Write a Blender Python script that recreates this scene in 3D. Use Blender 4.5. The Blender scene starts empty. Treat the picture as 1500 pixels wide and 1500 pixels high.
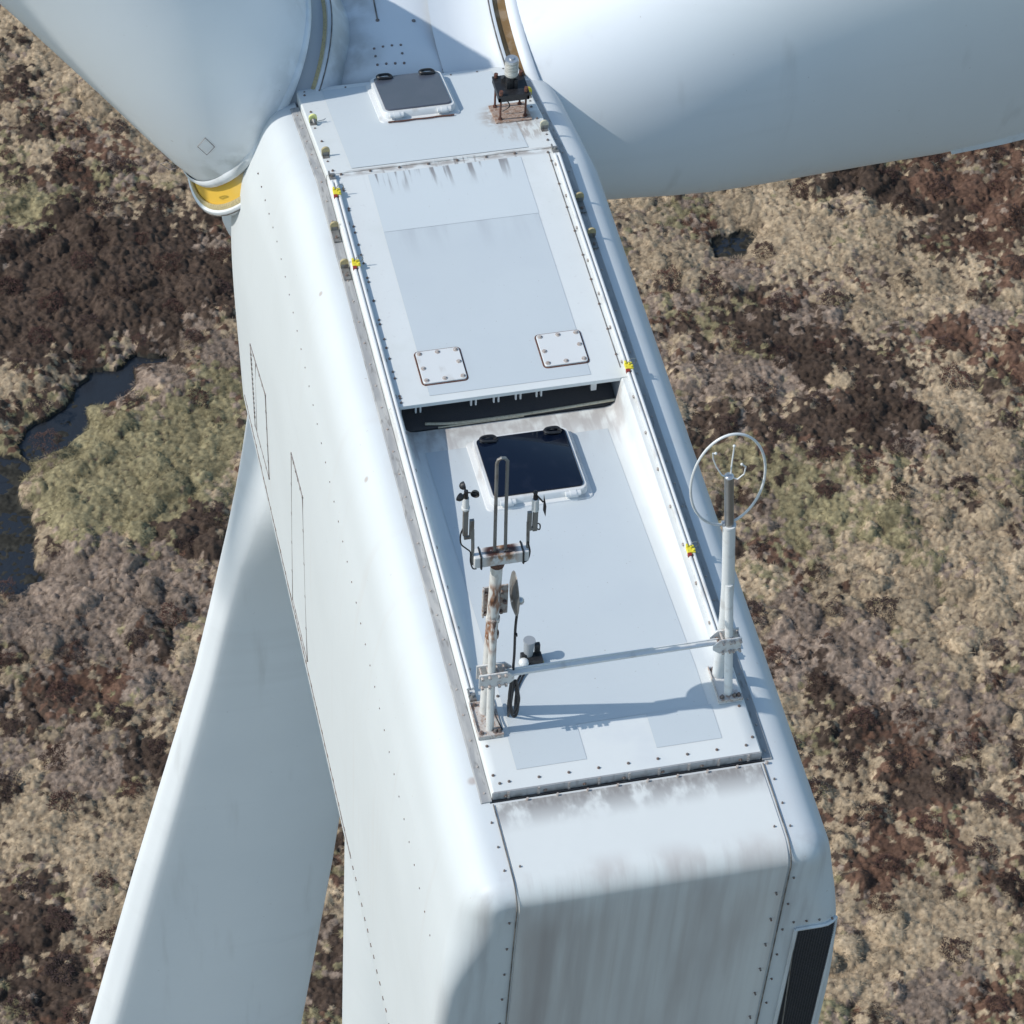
import bpy, bmesh, math, random
import numpy as np
from mathutils import Vector, Matrix
random.seed(7); rng = np.random.default_rng(7)
SC = bpy.context.scene
C = SC.collection
R = math.radians

# ---------------------------------------------------------------- camera
cam = bpy.data.cameras.new('camera'); co = bpy.data.objects.new('camera', cam); C.objects.link(co)
cr = Vector((0.97658, -0.21277, 0.03189)); cu = Vector((0.13619, 0.72608, 0.67399)); cf = Vector((0.16656, 0.65387, -0.73805))
co.matrix_world = Matrix(((cr.x, cu.x, -cf.x, -4.6517), (cr.y, cu.y, -cf.y, -14.5237), (cr.z, cu.z, -cf.z, 19.3612), (0, 0, 0, 1)))
cam.sensor_width = 36; cam.lens = 5000 / 1500 * 36; cam.clip_start = 0.5; cam.clip_end = 6000
SC.camera = co

# ---------------------------------------------------------------- sky and sun (sun from the left, 42 degrees up)
SUN = Vector((-0.742, 0.035, 0.669)).normalized()
w = bpy.data.worlds.new('World'); SC.world = w; w.use_nodes = True
nt = w.node_tree; sky = nt.nodes.new('ShaderNodeTexSky'); sky.sky_type = 'NISHITA'; sky.sun_disc = False
sky.sun_elevation = math.asin(SUN.z); sky.sun_rotation = math.atan2(SUN.x, SUN.y)
sky.altitude = 100; sky.air_density = 1.0; sky.dust_density = 0.6; sky.ozone_density = 1.0
bg = nt.nodes['Background']; bg.inputs[1].default_value = 0.15
mul = nt.nodes.new('ShaderNodeMix'); mul.data_type = 'RGBA'; mul.blend_type = 'MULTIPLY'; mul.inputs[0].default_value = 1; mul.inputs[7].default_value = (.965, 1.02, .965, 1)
nt.links.new(sky.outputs[0], mul.inputs[6]); nt.links.new(mul.outputs[2], bg.inputs[0])
sl = bpy.data.lights.new('sun', 'SUN'); sl.energy = 2.8; sl.angle = R(0.5); sl.color = (1.0, 0.955, 0.89)
so = bpy.data.objects.new('sun', sl); C.objects.link(so); so.rotation_euler = (-SUN).to_track_quat('-Z', 'Y').to_euler()
so.location = (-30, 0, 40)
SC.view_settings.view_transform = 'Standard'; SC.view_settings.look = 'None'
SC.view_settings.gamma = 1; SC.view_settings.use_curve_mapping = False; SC.view_settings.exposure = 0.22

# ---------------------------------------------------------------- materials
def mat(name, col, rough=0.5, metal=0.0, layers=(), bump=None, spec=0.5, coat=0.0, var=0.0):
    """layers: list of (list of mask parts, colour, strength[, roughness]); masks read the surface position"""
    m = bpy.data.materials.new(name); m.use_nodes = True
    t = m.node_tree; n = t.nodes; L = t.links
    b = n['Principled BSDF']; b.inputs['Roughness'].default_value = rough; b.inputs['Metallic'].default_value = metal
    b.inputs['Specular IOR Level'].default_value = spec; b.inputs['Coat Weight'].default_value = coat
    geo = n.new('ShaderNodeNewGeometry'); pos = geo.outputs['Position']
    def math_(op, a, c=None, clamp=False):
        x = n.new('ShaderNodeMath'); x.operation = op; x.use_clamp = clamp
        for i, v in enumerate((a, c)):
            if v is None: continue
            if isinstance(v, (int, float)): x.inputs[i].default_value = v
            else: L.new(v, x.inputs[i])
        return x.outputs[0]
    def rng_(v, lo, hi):
        x = n.new('ShaderNodeMapRange'); x.clamp = True; x.interpolation_type = 'SMOOTHSTEP'
        L.new(v, x.inputs[0]); x.inputs[1].default_value = lo; x.inputs[2].default_value = hi
        return x.outputs[0]
    def noise(scale, off=0.0, detail=4):
        mp = n.new('ShaderNodeMapping'); L.new(pos, mp.inputs[0]); mp.inputs[3].default_value = scale; mp.inputs[1].default_value = (off, off * 1.7, off * .6)
        x = n.new('ShaderNodeTexNoise'); x.inputs['Scale'].default_value = 1; x.inputs['Detail'].default_value = detail; L.new(mp.outputs[0], x.inputs[0])
        return x.outputs[0]
    def part(p):
        k = p[0]
        if k == 'noise': return rng_(noise(p[1], p[4] if len(p) > 4 else 0), p[2], p[3])
        if k == 'axis':
            s = n.new('ShaderNodeSeparateXYZ'); L.new(pos, s.inputs[0]); return rng_(s.outputs['xyz'.index(p[1])], p[2], p[3])
        if k == 'absx':
            s = n.new('ShaderNodeSeparateXYZ'); L.new(pos, s.inputs[0]); return rng_(math_('ABSOLUTE', s.outputs[0]), p[1], p[2])
        if k == 'sph':
            acc = None
            for (x0, y0, z0, r0) in p[1]:
                d = n.new('ShaderNodeVectorMath'); d.operation = 'DISTANCE'; L.new(pos, d.inputs[0]); d.inputs[1].default_value = (x0, y0, z0)
                v = rng_(d.outputs['Value'], r0, r0 * .35)
                acc = v if acc is None else math_('MAXIMUM', acc, v)
            return acc
    cur = None
    def mixc(f, a, c2):
        x = n.new('ShaderNodeMix'); x.data_type = 'RGBA'
        L.new(f, x.inputs[0])
        if a is None: x.inputs[6].default_value = (*col, 1)
        else: L.new(a, x.inputs[6])
        x.inputs[7].default_value = (*c2, 1)
        return x.outputs[2]
    if var:
        cur = mixc(rng_(noise((1.3, 1.3, 1.3), 3.1), .3, .7), cur, tuple(c * (1 - var) for c in col))
        cur = mixc(math_('MULTIPLY', rng_(noise((14, 14, 14), 9.1), .45, .8), .5), cur, tuple(c * (1 - var) for c in col))
    for ly in layers:
        f = None
        for p in ly[0]:
            v = part(p); f = v if f is None else math_('MULTIPLY', f, v)
        cur = mixc(math_('MULTIPLY', f, ly[2]), cur, ly[1])
    if cur is None: b.inputs['Base Color'].default_value = (*col, 1)
    else: L.new(cur, b.inputs['Base Color'])
    if bump:
        bp = n.new('ShaderNodeBump'); bp.inputs['Strength'].default_value = bump[1]; bp.inputs['Distance'].default_value = bump[2] if len(bump) > 2 else .01
        L.new(noise(bump[0], 5.0, 6), bp.inputs['Height']); L.new(bp.outputs[0], b.inputs['Normal'])
    return m

WHITE = (0.635, 0.67, 0.68); DIRT = (0.30, 0.28, 0.26); RUST = (0.25, 0.095, 0.03); DRUST = (0.06, 0.022, 0.014)
M = {}
M['shell'] = mat('white_gelcoat', WHITE, .52, layers=[
    ([('noise', (1.2, 7, .45), .56, .76, 13.)], (.60, .61, .605), .45), ([('noise', (24, 24, 24), .735, .765, 5.)], (.42, .38, .35), .6),
    ([('noise', (5, 1.2, 5), .55, .8, 2.0)], (.60, .63, .64), .5),
    ([('axis', 'y', 8.0, 8.5), ('noise', (3, 3, 3), .4, .7)], (.55, .56, .56), .5),
    ([('axis', 'y', -.55, -.95), ('noise', (7, 7, .5), .42, .66, 1.2)], (.37, .36, .36), .7),
    ([('sph', [(-1.28, 3.35, -.20, .035), (-1.27, 5.45, -.18, .03), (-1.1, .2, -.1, .05)])], (.42, .36, .33), .8),
    ([('absx', 1.22, 1.05), ('axis', 'z', -.25, -.12), ('noise', (9, 3, 9), .4, .7, 4.)], (.60, .61, .61), .6)],
    bump=((.9, .9, .9), .08, .05), var=.03)
M['rear'] = mat('streaked_rear_gelcoat', (.71, .725, .70), .5, layers=[
    ([('axis', 'z', -.20, -.38)], (.66, .66, .655), .4),  # even darker tone: shade of the rear face put into the colour
    ([('axis', 'z', -.16, -.36), ('noise', (3.6, 3.6, .10), .34, .70, 1.3)], (.46, .445, .44), .45),
    ([('axis', 'z', -.12, -.22), ('noise', (14, 3, .16), .42, .8, 3.3)], (.45, .41, .39), .28),
    ([('axis', 'x', -.97, -.72), ('axis', 'x', -.20, -.62), ('axis', 'z', -.20, -.7), ('noise', (5, 3, .16), .25, .66, 7.7)], (.29, .25, .24), .62),
    ([('axis', 'z', -.12, -.30), ('noise', (1.6, 1, .3), .50, .68, 11.)], (.40, .36, .345), .55),
    ([('axis', 'y', -.56, -.82), ('axis', 'z', -.35, -.12), ('noise', (3.2, 2, .6), .42, .68, 4.4)], (.46, .41, .385), .6), ([('axis', 'y', -.62, -.84), ('noise', (16, 2, .4), .46, .72, 14.)], (.46, .42, .395), .35),
    ([('axis', 'y', -.34, -.12), ('noise', (9, 5, 3), .30, .56, 8.)], (.34, .33, .32), .85),
    ([('axis', 'y', -.17, -.08), ('noise', (30, 12, 9), .3, .6, 2.)], (.25, .235, .225), .7)],
    bump=((1.5, 1.5, 1.5), .06, .04), var=.03)
M['deck'] = mat('white_deck_paint', (.70, .72, .705), .5, layers=[
    ([('noise', (2.2, 2.2, 2.2), .52, .75, 2.2)], (.63, .65, .62), .6),
    ([('noise', (26, 26, 26), .62, .72, 1.2)], (.58, .58, .57), .35),
    ([('sph', [(.72, 7.32, -.16, .30)]), ('noise', (16, 16, 16), .34, .58, .4)], (.27, .185, .13), .9),
    ([('sph', [(.80, 7.05, -.09, .26)]), ('noise', (26, 6, 10), .46, .6, 2.4)], (.36, .31, .28), .7),
    ([('axis', 'y', 6.25, 6.62), ('axis', 'y', 6.72, 6.66), ('absx', .72, .6), ('noise', (15, 1.1, 1), .55, .67, 5.2)], (.24, .225, .215), .9),
    ([('axis', 'y', 6.60, 6.655), ('axis', 'y', 6.71, 6.675), ('noise', (7, 20, 4), .35, .6, 2.2)], (.33, .29, .26), .8),
    ([('sph', [(-.9, .46, 0, .14), (.88, .46, 0, .12), (-.45, 1.15, -.02, .12)]), ('noise', (24, 14, 20), .4, .6, 6.)], (.43, .35, .29), .7)],
    bump=((40, 40, 40), .05, .004), var=.03)
M['floor'] = mat('white_recess_paint', (.70, .72, .705), .5, layers=[
    ([('axis', 'y', .006, .001)], (.40, .395, .40), .85), ([('axis', 'y', .006, .001), ('axis', 'z', -.02, -.075), ('noise', (14, 9, 9), .3, .6, 2.)], (.16, .15, .145), .8),  # rear edge greyed: its shade put into the colour, with grime lower down
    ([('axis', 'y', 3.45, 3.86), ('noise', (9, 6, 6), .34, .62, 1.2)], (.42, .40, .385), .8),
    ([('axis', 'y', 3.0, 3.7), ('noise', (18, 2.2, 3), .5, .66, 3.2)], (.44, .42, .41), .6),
    ([('noise', (2.4, 2.4, 2.4), .52, .75, 7.2)], (.61, .635, .65), .6),
    ([('sph', [(-.45, 1.16, -.02, .13)]), ('noise', (24, 14, 20), .3, .55, 6.)], (.42, .33, .27), .8)], var=.03)
M['slip'] = mat('grey_blue_anti_slip_coating', (.54, .585, .605), .75, layers=[
    ([('noise', (1.6, 1.6, 1.6), .48, .72, 4.2)], (.515, .56, .585), .7),
        ([('axis', 'y', 5.45, 5.89), ('axis', 'y', 5.95, 5.92), ('noise', (6, .7, 1), .42, .7, 1.2)], (.42, .45, .475), .6),
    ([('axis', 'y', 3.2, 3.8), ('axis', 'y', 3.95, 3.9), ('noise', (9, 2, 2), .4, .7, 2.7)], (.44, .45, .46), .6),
    ([('noise', (45, 45, 45), .70, .76, 3.)], (.30, .29, .28), .7)], bump=((160, 160, 160), .12, .003), var=.02)
M['slip2'] = mat('pale_anti_slip_coating', (.585, .63, .645), .75, layers=[
    ([('sph', [(.72, 7.30, -.16, .33)]), ('noise', (16, 16, 16), .36, .60, .4)], (.30, .215, .16), .85),
    ([('sph', [(.74, 7.02, -.09, .25)]), ('noise', (26, 5, 10), .48, .62, 2.4)], (.36, .31, .28), .6),
    ([('noise', (55, 55, 55), .69, .75, 3.)], (.34, .33, .32), .6),
    ([('axis', 'y', 6.30, 6.6), ('axis', 'y', 6.69, 6.63), ('noise', (15, .9, 1), .55, .64, 5.2)], (.22, .21, .21), .9),
    ([('noise', (1.6, 1.6, 1.6), .48, .72, 4.2)], (.565, .61, .63), .7)], bump=((160, 160, 160), .12, .003), var=.02)
M['gasket'] = mat('grey_rubber_seal', (.30, .305, .31), .7, layers=[([('noise', (20, 3, 20), .42, .66)], (.42, .42, .41), .8), ([('noise', (40, 9, 20), .56, .7, 3.)], (.17, .165, .16), .7)])
M['white_metal'] = mat('white_painted_metal', (.70, .71, .70), .38, layers=[([('noise', (9, 4, 9), .55, .72, 6.)], (.5, .48, .45), .6)], var=.04)
M['alu'] = mat('weathered_aluminium', (.56, .57, .58), .38, .75, layers=[([('noise', (12, 4, 12), .5, .7)], (.35, .34, .33), .6)])
M['galv'] = mat('grey_galvanised_steel', (.27, .27, .26), .5, .5, layers=[([('noise', (30, 30, 9), .48, .66)], (.16, .13, .11), .7)])
M['steel'] = mat('bare_steel_tube', (.36, .355, .34), .32, .8, layers=[([('noise', (30, 30, 5), .5, .7)], (.22, .2, .18), .6)])
M['mast'] = mat('white_mast_paint_with_rust', (.68, .67, .64), .45, layers=[
    ([('noise', (30, 30, 6), .52, .66, 5.)], (.45, .42, .38), .6),
    ([('axis', 'x', -.905, -.875), ('axis', 'z', 1.6, .2), ('noise', (6, 6, 1.5), .3, .6, 2.)], (.20, .17, .15), .75),
    ([('sph', [(-.90, .58, 1.02, .16), (-.9, .58, 1.18, .17), (-.88, .58, 1.42, .17), (-.89, .58, 1.55, .12), (-.87, .56, 1.86, .13)]), ('noise', (24, 24, 7), .40, .58, 1.)], RUST, .95),
    ([('sph', [(-.88, .56, 1.20, .10), (-.88, .56, 1.48, .13), (-.9, .56, 1.05, .06)]), ('noise', (30, 30, 9), .45, .56, 8.)], DRUST, .9)])
M['bar'] = mat('white_crossbar_paint_with_rust', (.68, .68, .67), .4, layers=[
    ([('sph', [(-.87, .57, 1.9, .16)]), ('noise', (20, 20, 9), .36, .52, 1.)], (.36, .17, .05), .9),
    ([('sph', [(-.935, .57, 1.955, .085), (-.815, .57, 1.955, .085), (-.87, .56, 1.80, .06)]), ('noise', (26, 26, 26), .30, .48, 3.)], DRUST, 1.0)])
M['plate'] = mat('primer_grey_plate', (.50, .47, .44), .6, layers=[([('noise', (22, 22, 22), .48, .62)], (.30, .20, .15), .7), ([('noise', (60, 60, 60), .55, .66, 2.)], RUST, .6)])
M['plate_clean'] = mat('pale_base_plate', (.66, .65, .63), .5, layers=[([('noise', (22, 22, 22), .52, .66)], (.45, .37, .33), .6)])
M['rustplate'] = mat('brown_rusty_plate', (.36, .27, .22), .8, layers=[([('noise', (25, 25, 25), .42, .6)], (.25, .15, .10), .9), ([('noise', (50, 50, 50), .52, .66, 3.)], (.50, .42, .36), .7)], bump=((60, 60, 60), .4, .01))
M['rust'] = mat('dark_rust', (.085, .04, .03), .8, layers=[([('noise', (60, 60, 60), .4, .6)], (.16, .06, .035), .8)])
M['bolt'] = mat('dark_bolt_metal', (.21, .185, .17), .55, .3, layers=[([('noise', (60, 60, 60), .45, .6)], (.20, .11, .08), .7)])
M['palebolt'] = mat('painted_bolt_metal', (.46, .42, .39), .5, layers=[([('noise', (80, 80, 80), .45, .6)], (.30, .21, .17), .7)])
M['black'] = mat('black_plastic', (.018, .018, .02), .45, layers=[([('noise', (40, 40, 40), .5, .7)], (.04, .04, .042), .6)])
M['void'] = mat('dark_duct_lining', (.034, .032, .032), .85, layers=[([('noise', (30, 30, 30), .45, .7)], (.075, .066, .06), .7)])
M['foam'] = mat('dark_grey_foam_strip', (.08, .077, .08), .9, layers=[([('noise', (60, 60, 60), .45, .7)], (.085, .08, .078), .7)], bump=((90, 90, 90), .5, .01))
M['glass1'] = mat('hazed_grey_acrylic', (.075, .088, .115), .35, layers=[([('noise', (5, 5, 5), .4, .7)], (.09, .10, .128), .6)], var=.06)
M['glass2'] = mat('clear_navy_acrylic', (.004, .008, .020), .06, layers=[([('noise', (7, 7, 7), .52, .74)], (.012, .016, .03), .6)], spec=.4)
M['yellow'] = mat('yellow_plastic', (.72, .62, .05), .5, layers=[([('noise', (50, 50, 50), .5, .7)], (.42, .36, .05), .6)])
M['paleyellow'] = mat('bleached_yellow_plastic', (.78, .78, .30), .5, layers=[([('noise', (50, 50, 50), .45, .7)], (.62, .62, .22), .6)])
M['tan'] = mat('faded_tan_plastic', (.46, .38, .20), .6, layers=[([('noise', (50, 50, 50), .45, .65)], (.30, .25, .15), .7)])
M['cream'] = mat('faded_cream_plastic', (.55, .52, .40), .6, layers=[([('noise', (50, 50, 50), .45, .65)], (.42, .37, .26), .7)])
M['red'] = mat('dull_red_paint', (.30, .03, .02), .55, var=.1)
M['lens'] = mat('frosted_lamp_lens', (.50, .49, .45), .18, layers=[([('noise', (8, 8, 60), .45, .6)], (.30, .29, .26), .7)])
M['grey'] = mat('mid_grey_plastic', (.30, .32, .34), .45, var=.08)
M['bearing'] = mat('orange_yellow_bearing_paint', (.80, .50, .07), .5, layers=[([('noise', (2.5, 2.5, 2.5), .5, .75)], (.76, .54, .18), .6), ([('axis', 'z', -1.35, -1.0)], (.38, .39, .40), 1.0)])
M['resin'] = mat('brown_grease_ring', (.20, .12, .045), .6, layers=[([('noise', (9, 9, 9), .45, .65)], (.30, .22, .14), .8)])
M['blade'] = mat('pale_grey_blade_gelcoat', (.77, .80, .815), .40, layers=[
    ([('sph', [(-1.0, 8.4, -.6, .75), (-.85, 9.0, .1, .55), (-1.5, 8.2, -1.1, .5)]), ('noise', (5, 5, 5), .36, .62, 1.)], (.33, .35, .33), .55),
    ([('noise', (.5, .5, .5), .45, .7, 2.)], (.72, .755, .775), .6),
    ([('noise', (.22, .9, 2.2), .54, .74, 6.)], (.68, .705, .715), .5), ([('noise', (3.2, 3.2, .35), .60, .78, 9.)], (.55, .56, .555), .45), ([('noise', (20, 20, 20), .735, .77, 2.)], (.40, .38, .36), .6)], var=.02)
M['spin'] = mat('spinner_gelcoat', (.70, .73, .745), .40, layers=[
    ([('sph', [(-.95, 8.7, -.6, .9), (-.7, 9.2, -.4, .45)]), ('noise', (4, 4, 4), .30, .62, 1.)], (.36, .37, .36), .65),
    ([('sph', [(-.55, 8.6, -.45, .55), (-.45, 9.2, -.28, .5), (-.75, 8.3, -.75, .5)]), ('noise', (4, 4, 4), .28, .62, 2.)], (.34, .345, .33), .7),
    ([('sph', [(1.0, 8.9, -.7, .55)]), ('noise', (7, 7, 7), .36, .62, 3.)], (.40, .40, .39), .6)], var=.03)
M['seam'] = mat('dark_joint_line', (.10, .095, .09), .8, layers=[([('noise', (9, 9, 9), .4, .65)], (.26, .23, .20), .8)])
M['faint'] = mat('faint_joint_line', (.24, .215, .205), .8, layers=[([('noise', (6, 6, 6), .45, .65)], (.13, .10, .09), .8)])
M['flange'] = mat('shade_toned_grimy_flange', (.42, .415, .42), .6, layers=[([('axis', 'z', -.015, -.08), ('noise', (12, 9, 9), .3, .62, 2.)], (.13, .125, .12), .85), ([('noise', (40, 9, 4), .5, .7, 5.)], (.25, .24, .235), .6)])  # grey base holds the flange's shade in its colour, grime over it
M['mesh'] = mat('black_wire_mesh', (.085, .088, .095), .5, .3, var=.1)

# ---------------------------------------------------------------- mesh helpers
class MB:
    def __init__(s): s.v = []; s.f = []
    def add(s, vs, fs):
        k = len(s.v); s.v += [tuple(v) for v in vs]; s.f += [tuple(i + k for i in f) for f in fs]; return s
    def box(s, c, size, rot=None):
        a, b, d = (x / 2 for x in size); q = rot if rot is not None else Matrix.Identity(3); c = Vector(c)
        vs = [c + q @ Vector((x * a, y * b, z * d)) for x in (-1, 1) for y in (-1, 1) for z in (-1, 1)]
        return s.add(vs, [(0, 1, 3, 2), (4, 6, 7, 5), (0, 4, 5, 1), (2, 3, 7, 6), (0, 2, 6, 4), (1, 5, 7, 3)])
    def hexa(s, p): # 4 bottom, 4 top
        return s.add(p, [(3, 2, 1, 0), (4, 5, 6, 7), (0, 1, 5, 4), (1, 2, 6, 5), (2, 3, 7, 6), (3, 0, 4, 7)])
    def cyl(s, p0, p1, r0, r1=None, n=16, cap=True):
        r1 = r0 if r1 is None else r1; p0 = Vector(p0); p1 = Vector(p1); d = (p1 - p0).normalized()
        a = d.orthogonal().normalized(); b = d.cross(a)
        vs = []
        for p, r in ((p0, r0), (p1, r1)):
            vs += [p + r * (math.cos(2 * math.pi * i / n) * a + math.sin(2 * math.pi * i / n) * b) for i in range(n)]
        fs = [(i, (i + 1) % n, n + (i + 1) % n, n + i) for i in range(n)]
        if cap: fs += [tuple(range(n - 1, -1, -1)), tuple(range(n, 2 * n))]
        return s.add(vs, fs)
    def loft(s, rings, closed=True, cap0=False, cap1=False, skip=None):
        n = len(rings[0]); vs = [p for r in rings for p in r]; fs = []
        for j in range(len(rings) - 1):
            for i in range(n if closed else n - 1):
                if skip and skip(j, i): continue
                fs.append((j * n + i, j * n + (i + 1) % n, (j + 1) * n + (i + 1) % n, (j + 1) * n + i))
        if cap0: fs.append(tuple(range(n - 1, -1, -1)))
        if cap1: fs.append(tuple(range((len(rings) - 1) * n, len(rings) * n)))
        return s.add(vs, fs)
    def tube(s, pts, r, n=8, closed=False):
        pts = [Vector(p) for p in pts]; rings = []; N = len(pts); up = None
        for i, p in enumerate(pts):
            a = pts[(i - 1) % N] if (closed or i > 0) else p; b = pts[(i + 1) % N] if (closed or i < N - 1) else p
            d = (b - a).normalized()
            if up is None: up = d.orthogonal().normalized()
            up = (up - d * up.dot(d)).normalized(); sd = d.cross(up)
            rr = r[i] if isinstance(r, (list, tuple)) else r
            rings.append([p + rr * (math.cos(2 * math.pi * k / n) * up + math.sin(2 * math.pi * k / n) * sd) for k in range(n)])
        if closed: rings.append(rings[0])
        return s.loft(rings, True, not closed, not closed)
    def sphere(s, c, r, n=12, m=8, sz=1.0):
        c = Vector(c); rings = []
        for j in range(m + 1):
            t = math.pi * (j + .001) / (m + .002); rings.append([c + Vector((r * math.sin(t) * math.cos(2 * math.pi * i / n), r * math.sin(t) * math.sin(2 * math.pi * i / n), r * sz * math.cos(t))) for i in range(n)])
        return s.loft(rings, True, True, True)

def root_loc(p):
    while p.parent: p = p.parent
    return Vector(p.location)
def obj(name, mb, m, parent=None, smooth=35, bevel=None, label=None, stuff=False):
    me = bpy.data.meshes.new(name); org = root_loc(parent) if parent else Vector((0, 0, 0))
    me.from_pydata([tuple(Vector(v) - org) for v in mb.v], [], mb.f)
    bm = bmesh.new(); bm.from_mesh(me); bmesh.ops.remove_doubles(bm, verts=bm.verts, dist=1e-5); bmesh.ops.recalc_face_normals(bm, faces=bm.faces); bm.to_mesh(me); bm.free()
    if smooth:
        me.shade_smooth(); me.set_sharp_from_angle(angle=R(smooth))
    me.materials.append(M[m] if isinstance(m, str) else m)
    o = bpy.data.objects.new(name, me); C.objects.link(o)
    if parent: o.parent = parent
    if bevel:
        b = o.modifiers.new('bevel', 'BEVEL'); b.width = bevel; b.segments = 2; b.limit_method = 'ANGLE'; b.angle_limit = R(40)
    if label: o['label'] = label
    if stuff: o['kind'] = 'stuff'
    return o
def thing(name, label, cat, loc=(0, 0, 0), group=None):
    o = bpy.data.objects.new(name, None); C.objects.link(o); o.location = loc; o.empty_display_size = .2
    o['label'] = label; o['category'] = cat
    if group: o['group'] = group
    return o
def lerp(a, b, t): return a + (b - a) * t
def sstep(a, b, x):
    t = max(0.0, min(1.0, (x - a) / (b - a))); return t * t * (3 - 2 * t)
def spline(pts, n=8):
    P = [Vector(p) for p in pts]; P = [2 * P[0] - P[1]] + P + [2 * P[-1] - P[-2]]; out = []
    for i in range(1, len(P) - 2):
        for k in range(n):
            t = k / n; a, b, c, d = P[i - 1:i + 3]
            out.append(.5 * ((2 * b) + (c - a) * t + (2 * a - 5 * b + 4 * c - d) * t * t + (3 * b - a - 3 * c + d) * t ** 3))
    out.append(P[-2]); return out
def rrect(w, d, r, n=5):
    out = []
    for cx, cy, a0 in ((w / 2 - r, d / 2 - r, 0), (-w / 2 + r, d / 2 - r, 90), (-w / 2 + r, -d / 2 + r, 180), (w / 2 - r, -d / 2 + r, 270)):
        for k in range(n + 1):
            a = R(a0 + 90 * k / n); out.append((cx + r * math.cos(a), cy + r * math.sin(a)))
    return out
# ================================================================ nacelle
nac = thing('nacelle', 'white turbine nacelle with two roof hatches and a recessed rear deck', 'nacelle', (0, 4, -2.4))
def roofz(y): return -.2534 * max(0.0, y - 6.685)
def rear_y(z): return -.875 - .085 * z
HALF = [(1.02, -.085), (1.15, -.10), (1.25, -.155), (1.33, -.27), (1.385, -.43), (1.43, -.70), (1.475, -1.0), (1.52, -1.5), (1.548, -2.0), (1.556, -2.6), (1.56, -3.4), (1.555, -4.05), (1.53, -4.35), (1.42, -4.62), (1.15, -4.77), (.6, -4.8), (0, -4.8)]
hs = [(p.x, p.y) for p in spline([Vector((a, b, 0)) for a, b in HALF], 4)]
OUT = hs + [(-x, z) for x, z in hs[-2::-1]]
NO = len(OUT)
NRM = []
for i in range(NO):
    a = Vector(OUT[max(i - 1, 0)]); b = Vector(OUT[min(i + 1, NO - 1)]); d = (b - a).normalized(); NRM.append(Vector((-d.y, d.x)))   # outward or inward fixed below
for i in range(NO):
    c = Vector((0, -2.2)) - Vector(OUT[i])
    if NRM[i].dot(c) < 0: NRM[i] = -NRM[i]
NRM[0] = NRM[-1] = Vector((0, -1))
for _ in range(5): NRM = [NRM[0]] + [(NRM[i - 1] + NRM[i] * 2 + NRM[i + 1]).normalized() for i in range(1, NO - 1)] + [NRM[-1]]
def rrad(z):
    return lerp(.16, .27, sstep(-.085, -.45, z)) if z > -.45 else lerp(.27, .11, sstep(-.45, -1.4, z))
def sideshift(x, z, y):
    t = sstep(6.0, 8.1, y); wz = max(0, min(1, (z + 2.2) / 1.8))
    return x * (1 + .035 * t * sstep(-.3, -1.0, z) * sstep(-4.2, -2.2, z)), z + roofz(y) * wz
rings = []
for k in range(9, -1, -1):
    a = R(90 * k / 9); ring = []
    for (x, z), m in zip(OUT, NRM):
        r = rrad(z); ins = r * (1 - math.cos(a)); ring.append((x + m.x * ins, rear_y(z + m.y * r) + r - r * math.sin(a), z + m.y * ins))
    rings.append(ring)
nrear = len(rings)
ys = [-.03, .4, 1, 1.8, 2.6, 3.4, 4.2, 5, 5.6, 6.1, 6.5, 6.685, 6.9, 7.2, 7.5, 7.8, 8.05, 8.2, 8.35]
for y in ys:
    ring = []
    for x, z in OUT:
        X, Z = sideshift(x, z, y); ring.append((X, y, Z))
    rings.append(ring)
for k in range(1, 7):
    a = R(90 * k / 6); ring = []
    for (x, z), m in zip(OUT, NRM):
        X, Z = sideshift(x, z, 8.35); ring.append((X + m.x * .13 * (1 - math.cos(a)), 8.35 + .13 * math.sin(a), Z + m.y * .13 * (1 - math.cos(a))))
    rings.append(ring)
mb = MB(); mb.loft(rings, True, True, True, skip=lambda j, i: i == NO - 1 and nrear <= j < nrear + len(ys) - 1)
shell = obj('shell', mb, 'shell', nac, smooth=50)
def side_x(z, y=3.0):  # outer half width of the shell at a height
    for (x0, z0), (x1, z1) in zip(hs[:-1], hs[1:]):
        if z1 <= z <= z0: return sideshift(lerp(x0, x1, (z - z0) / (z1 - z0 - 1e-9)), z, y)[0]
    return 1.5

# rear end panel with its joints and screws
prof = [(-.05, -.079)] + [(y, -.079) for y in (-.2, -.4, -.6)]
r = .17; cy = rear_y(-.245) + .16
for k in range(0, 10):
    a = R(90 * k / 9); prof.append((cy - r * math.sin(a), -.249 + r * math.cos(a)))
prof += [(rear_y(z) - .008, z) for z in (-.6, -1.2, -2, -3, -4, -4.3)]
mb = MB(); XS = [-.985, -.98, -.7, -.35, 0, .35, .7, .98, .985]
def crown(x): return 0
rp = []
for i, (y, z) in enumerate(prof):
    ring = []
    for j, x in enumerate(XS):
        e = .012 if j in (0, len(XS) - 1) else 0
        pa, pb = prof[max(i - 1, 0)], prof[min(i + 1, len(prof) - 1)]; dl = math.hypot(pb[0] - pa[0], pb[1] - pa[1]); ny, nz_ = (pb[1] - pa[1]) / dl, -(pb[0] - pa[0]) / dl
        ring.append((x, y - e * ny, z - e * nz_))
    rp.append(ring)
mb.loft(rp, False)
obj('rear_panel', mb, 'rear', nac, smooth=40, label='dirt streaked rear end panel of the nacelle')
for s in (-1, 1):
    mb = MB(); mb.tube([(s * 1.0, y - (0 if y > cy else .004), z + .004 - (.0 if y > cy else 0)) for y, z in prof], .0055, 6); obj('panel_joint', mb, 'seam', nac)
mb = MB()
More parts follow.
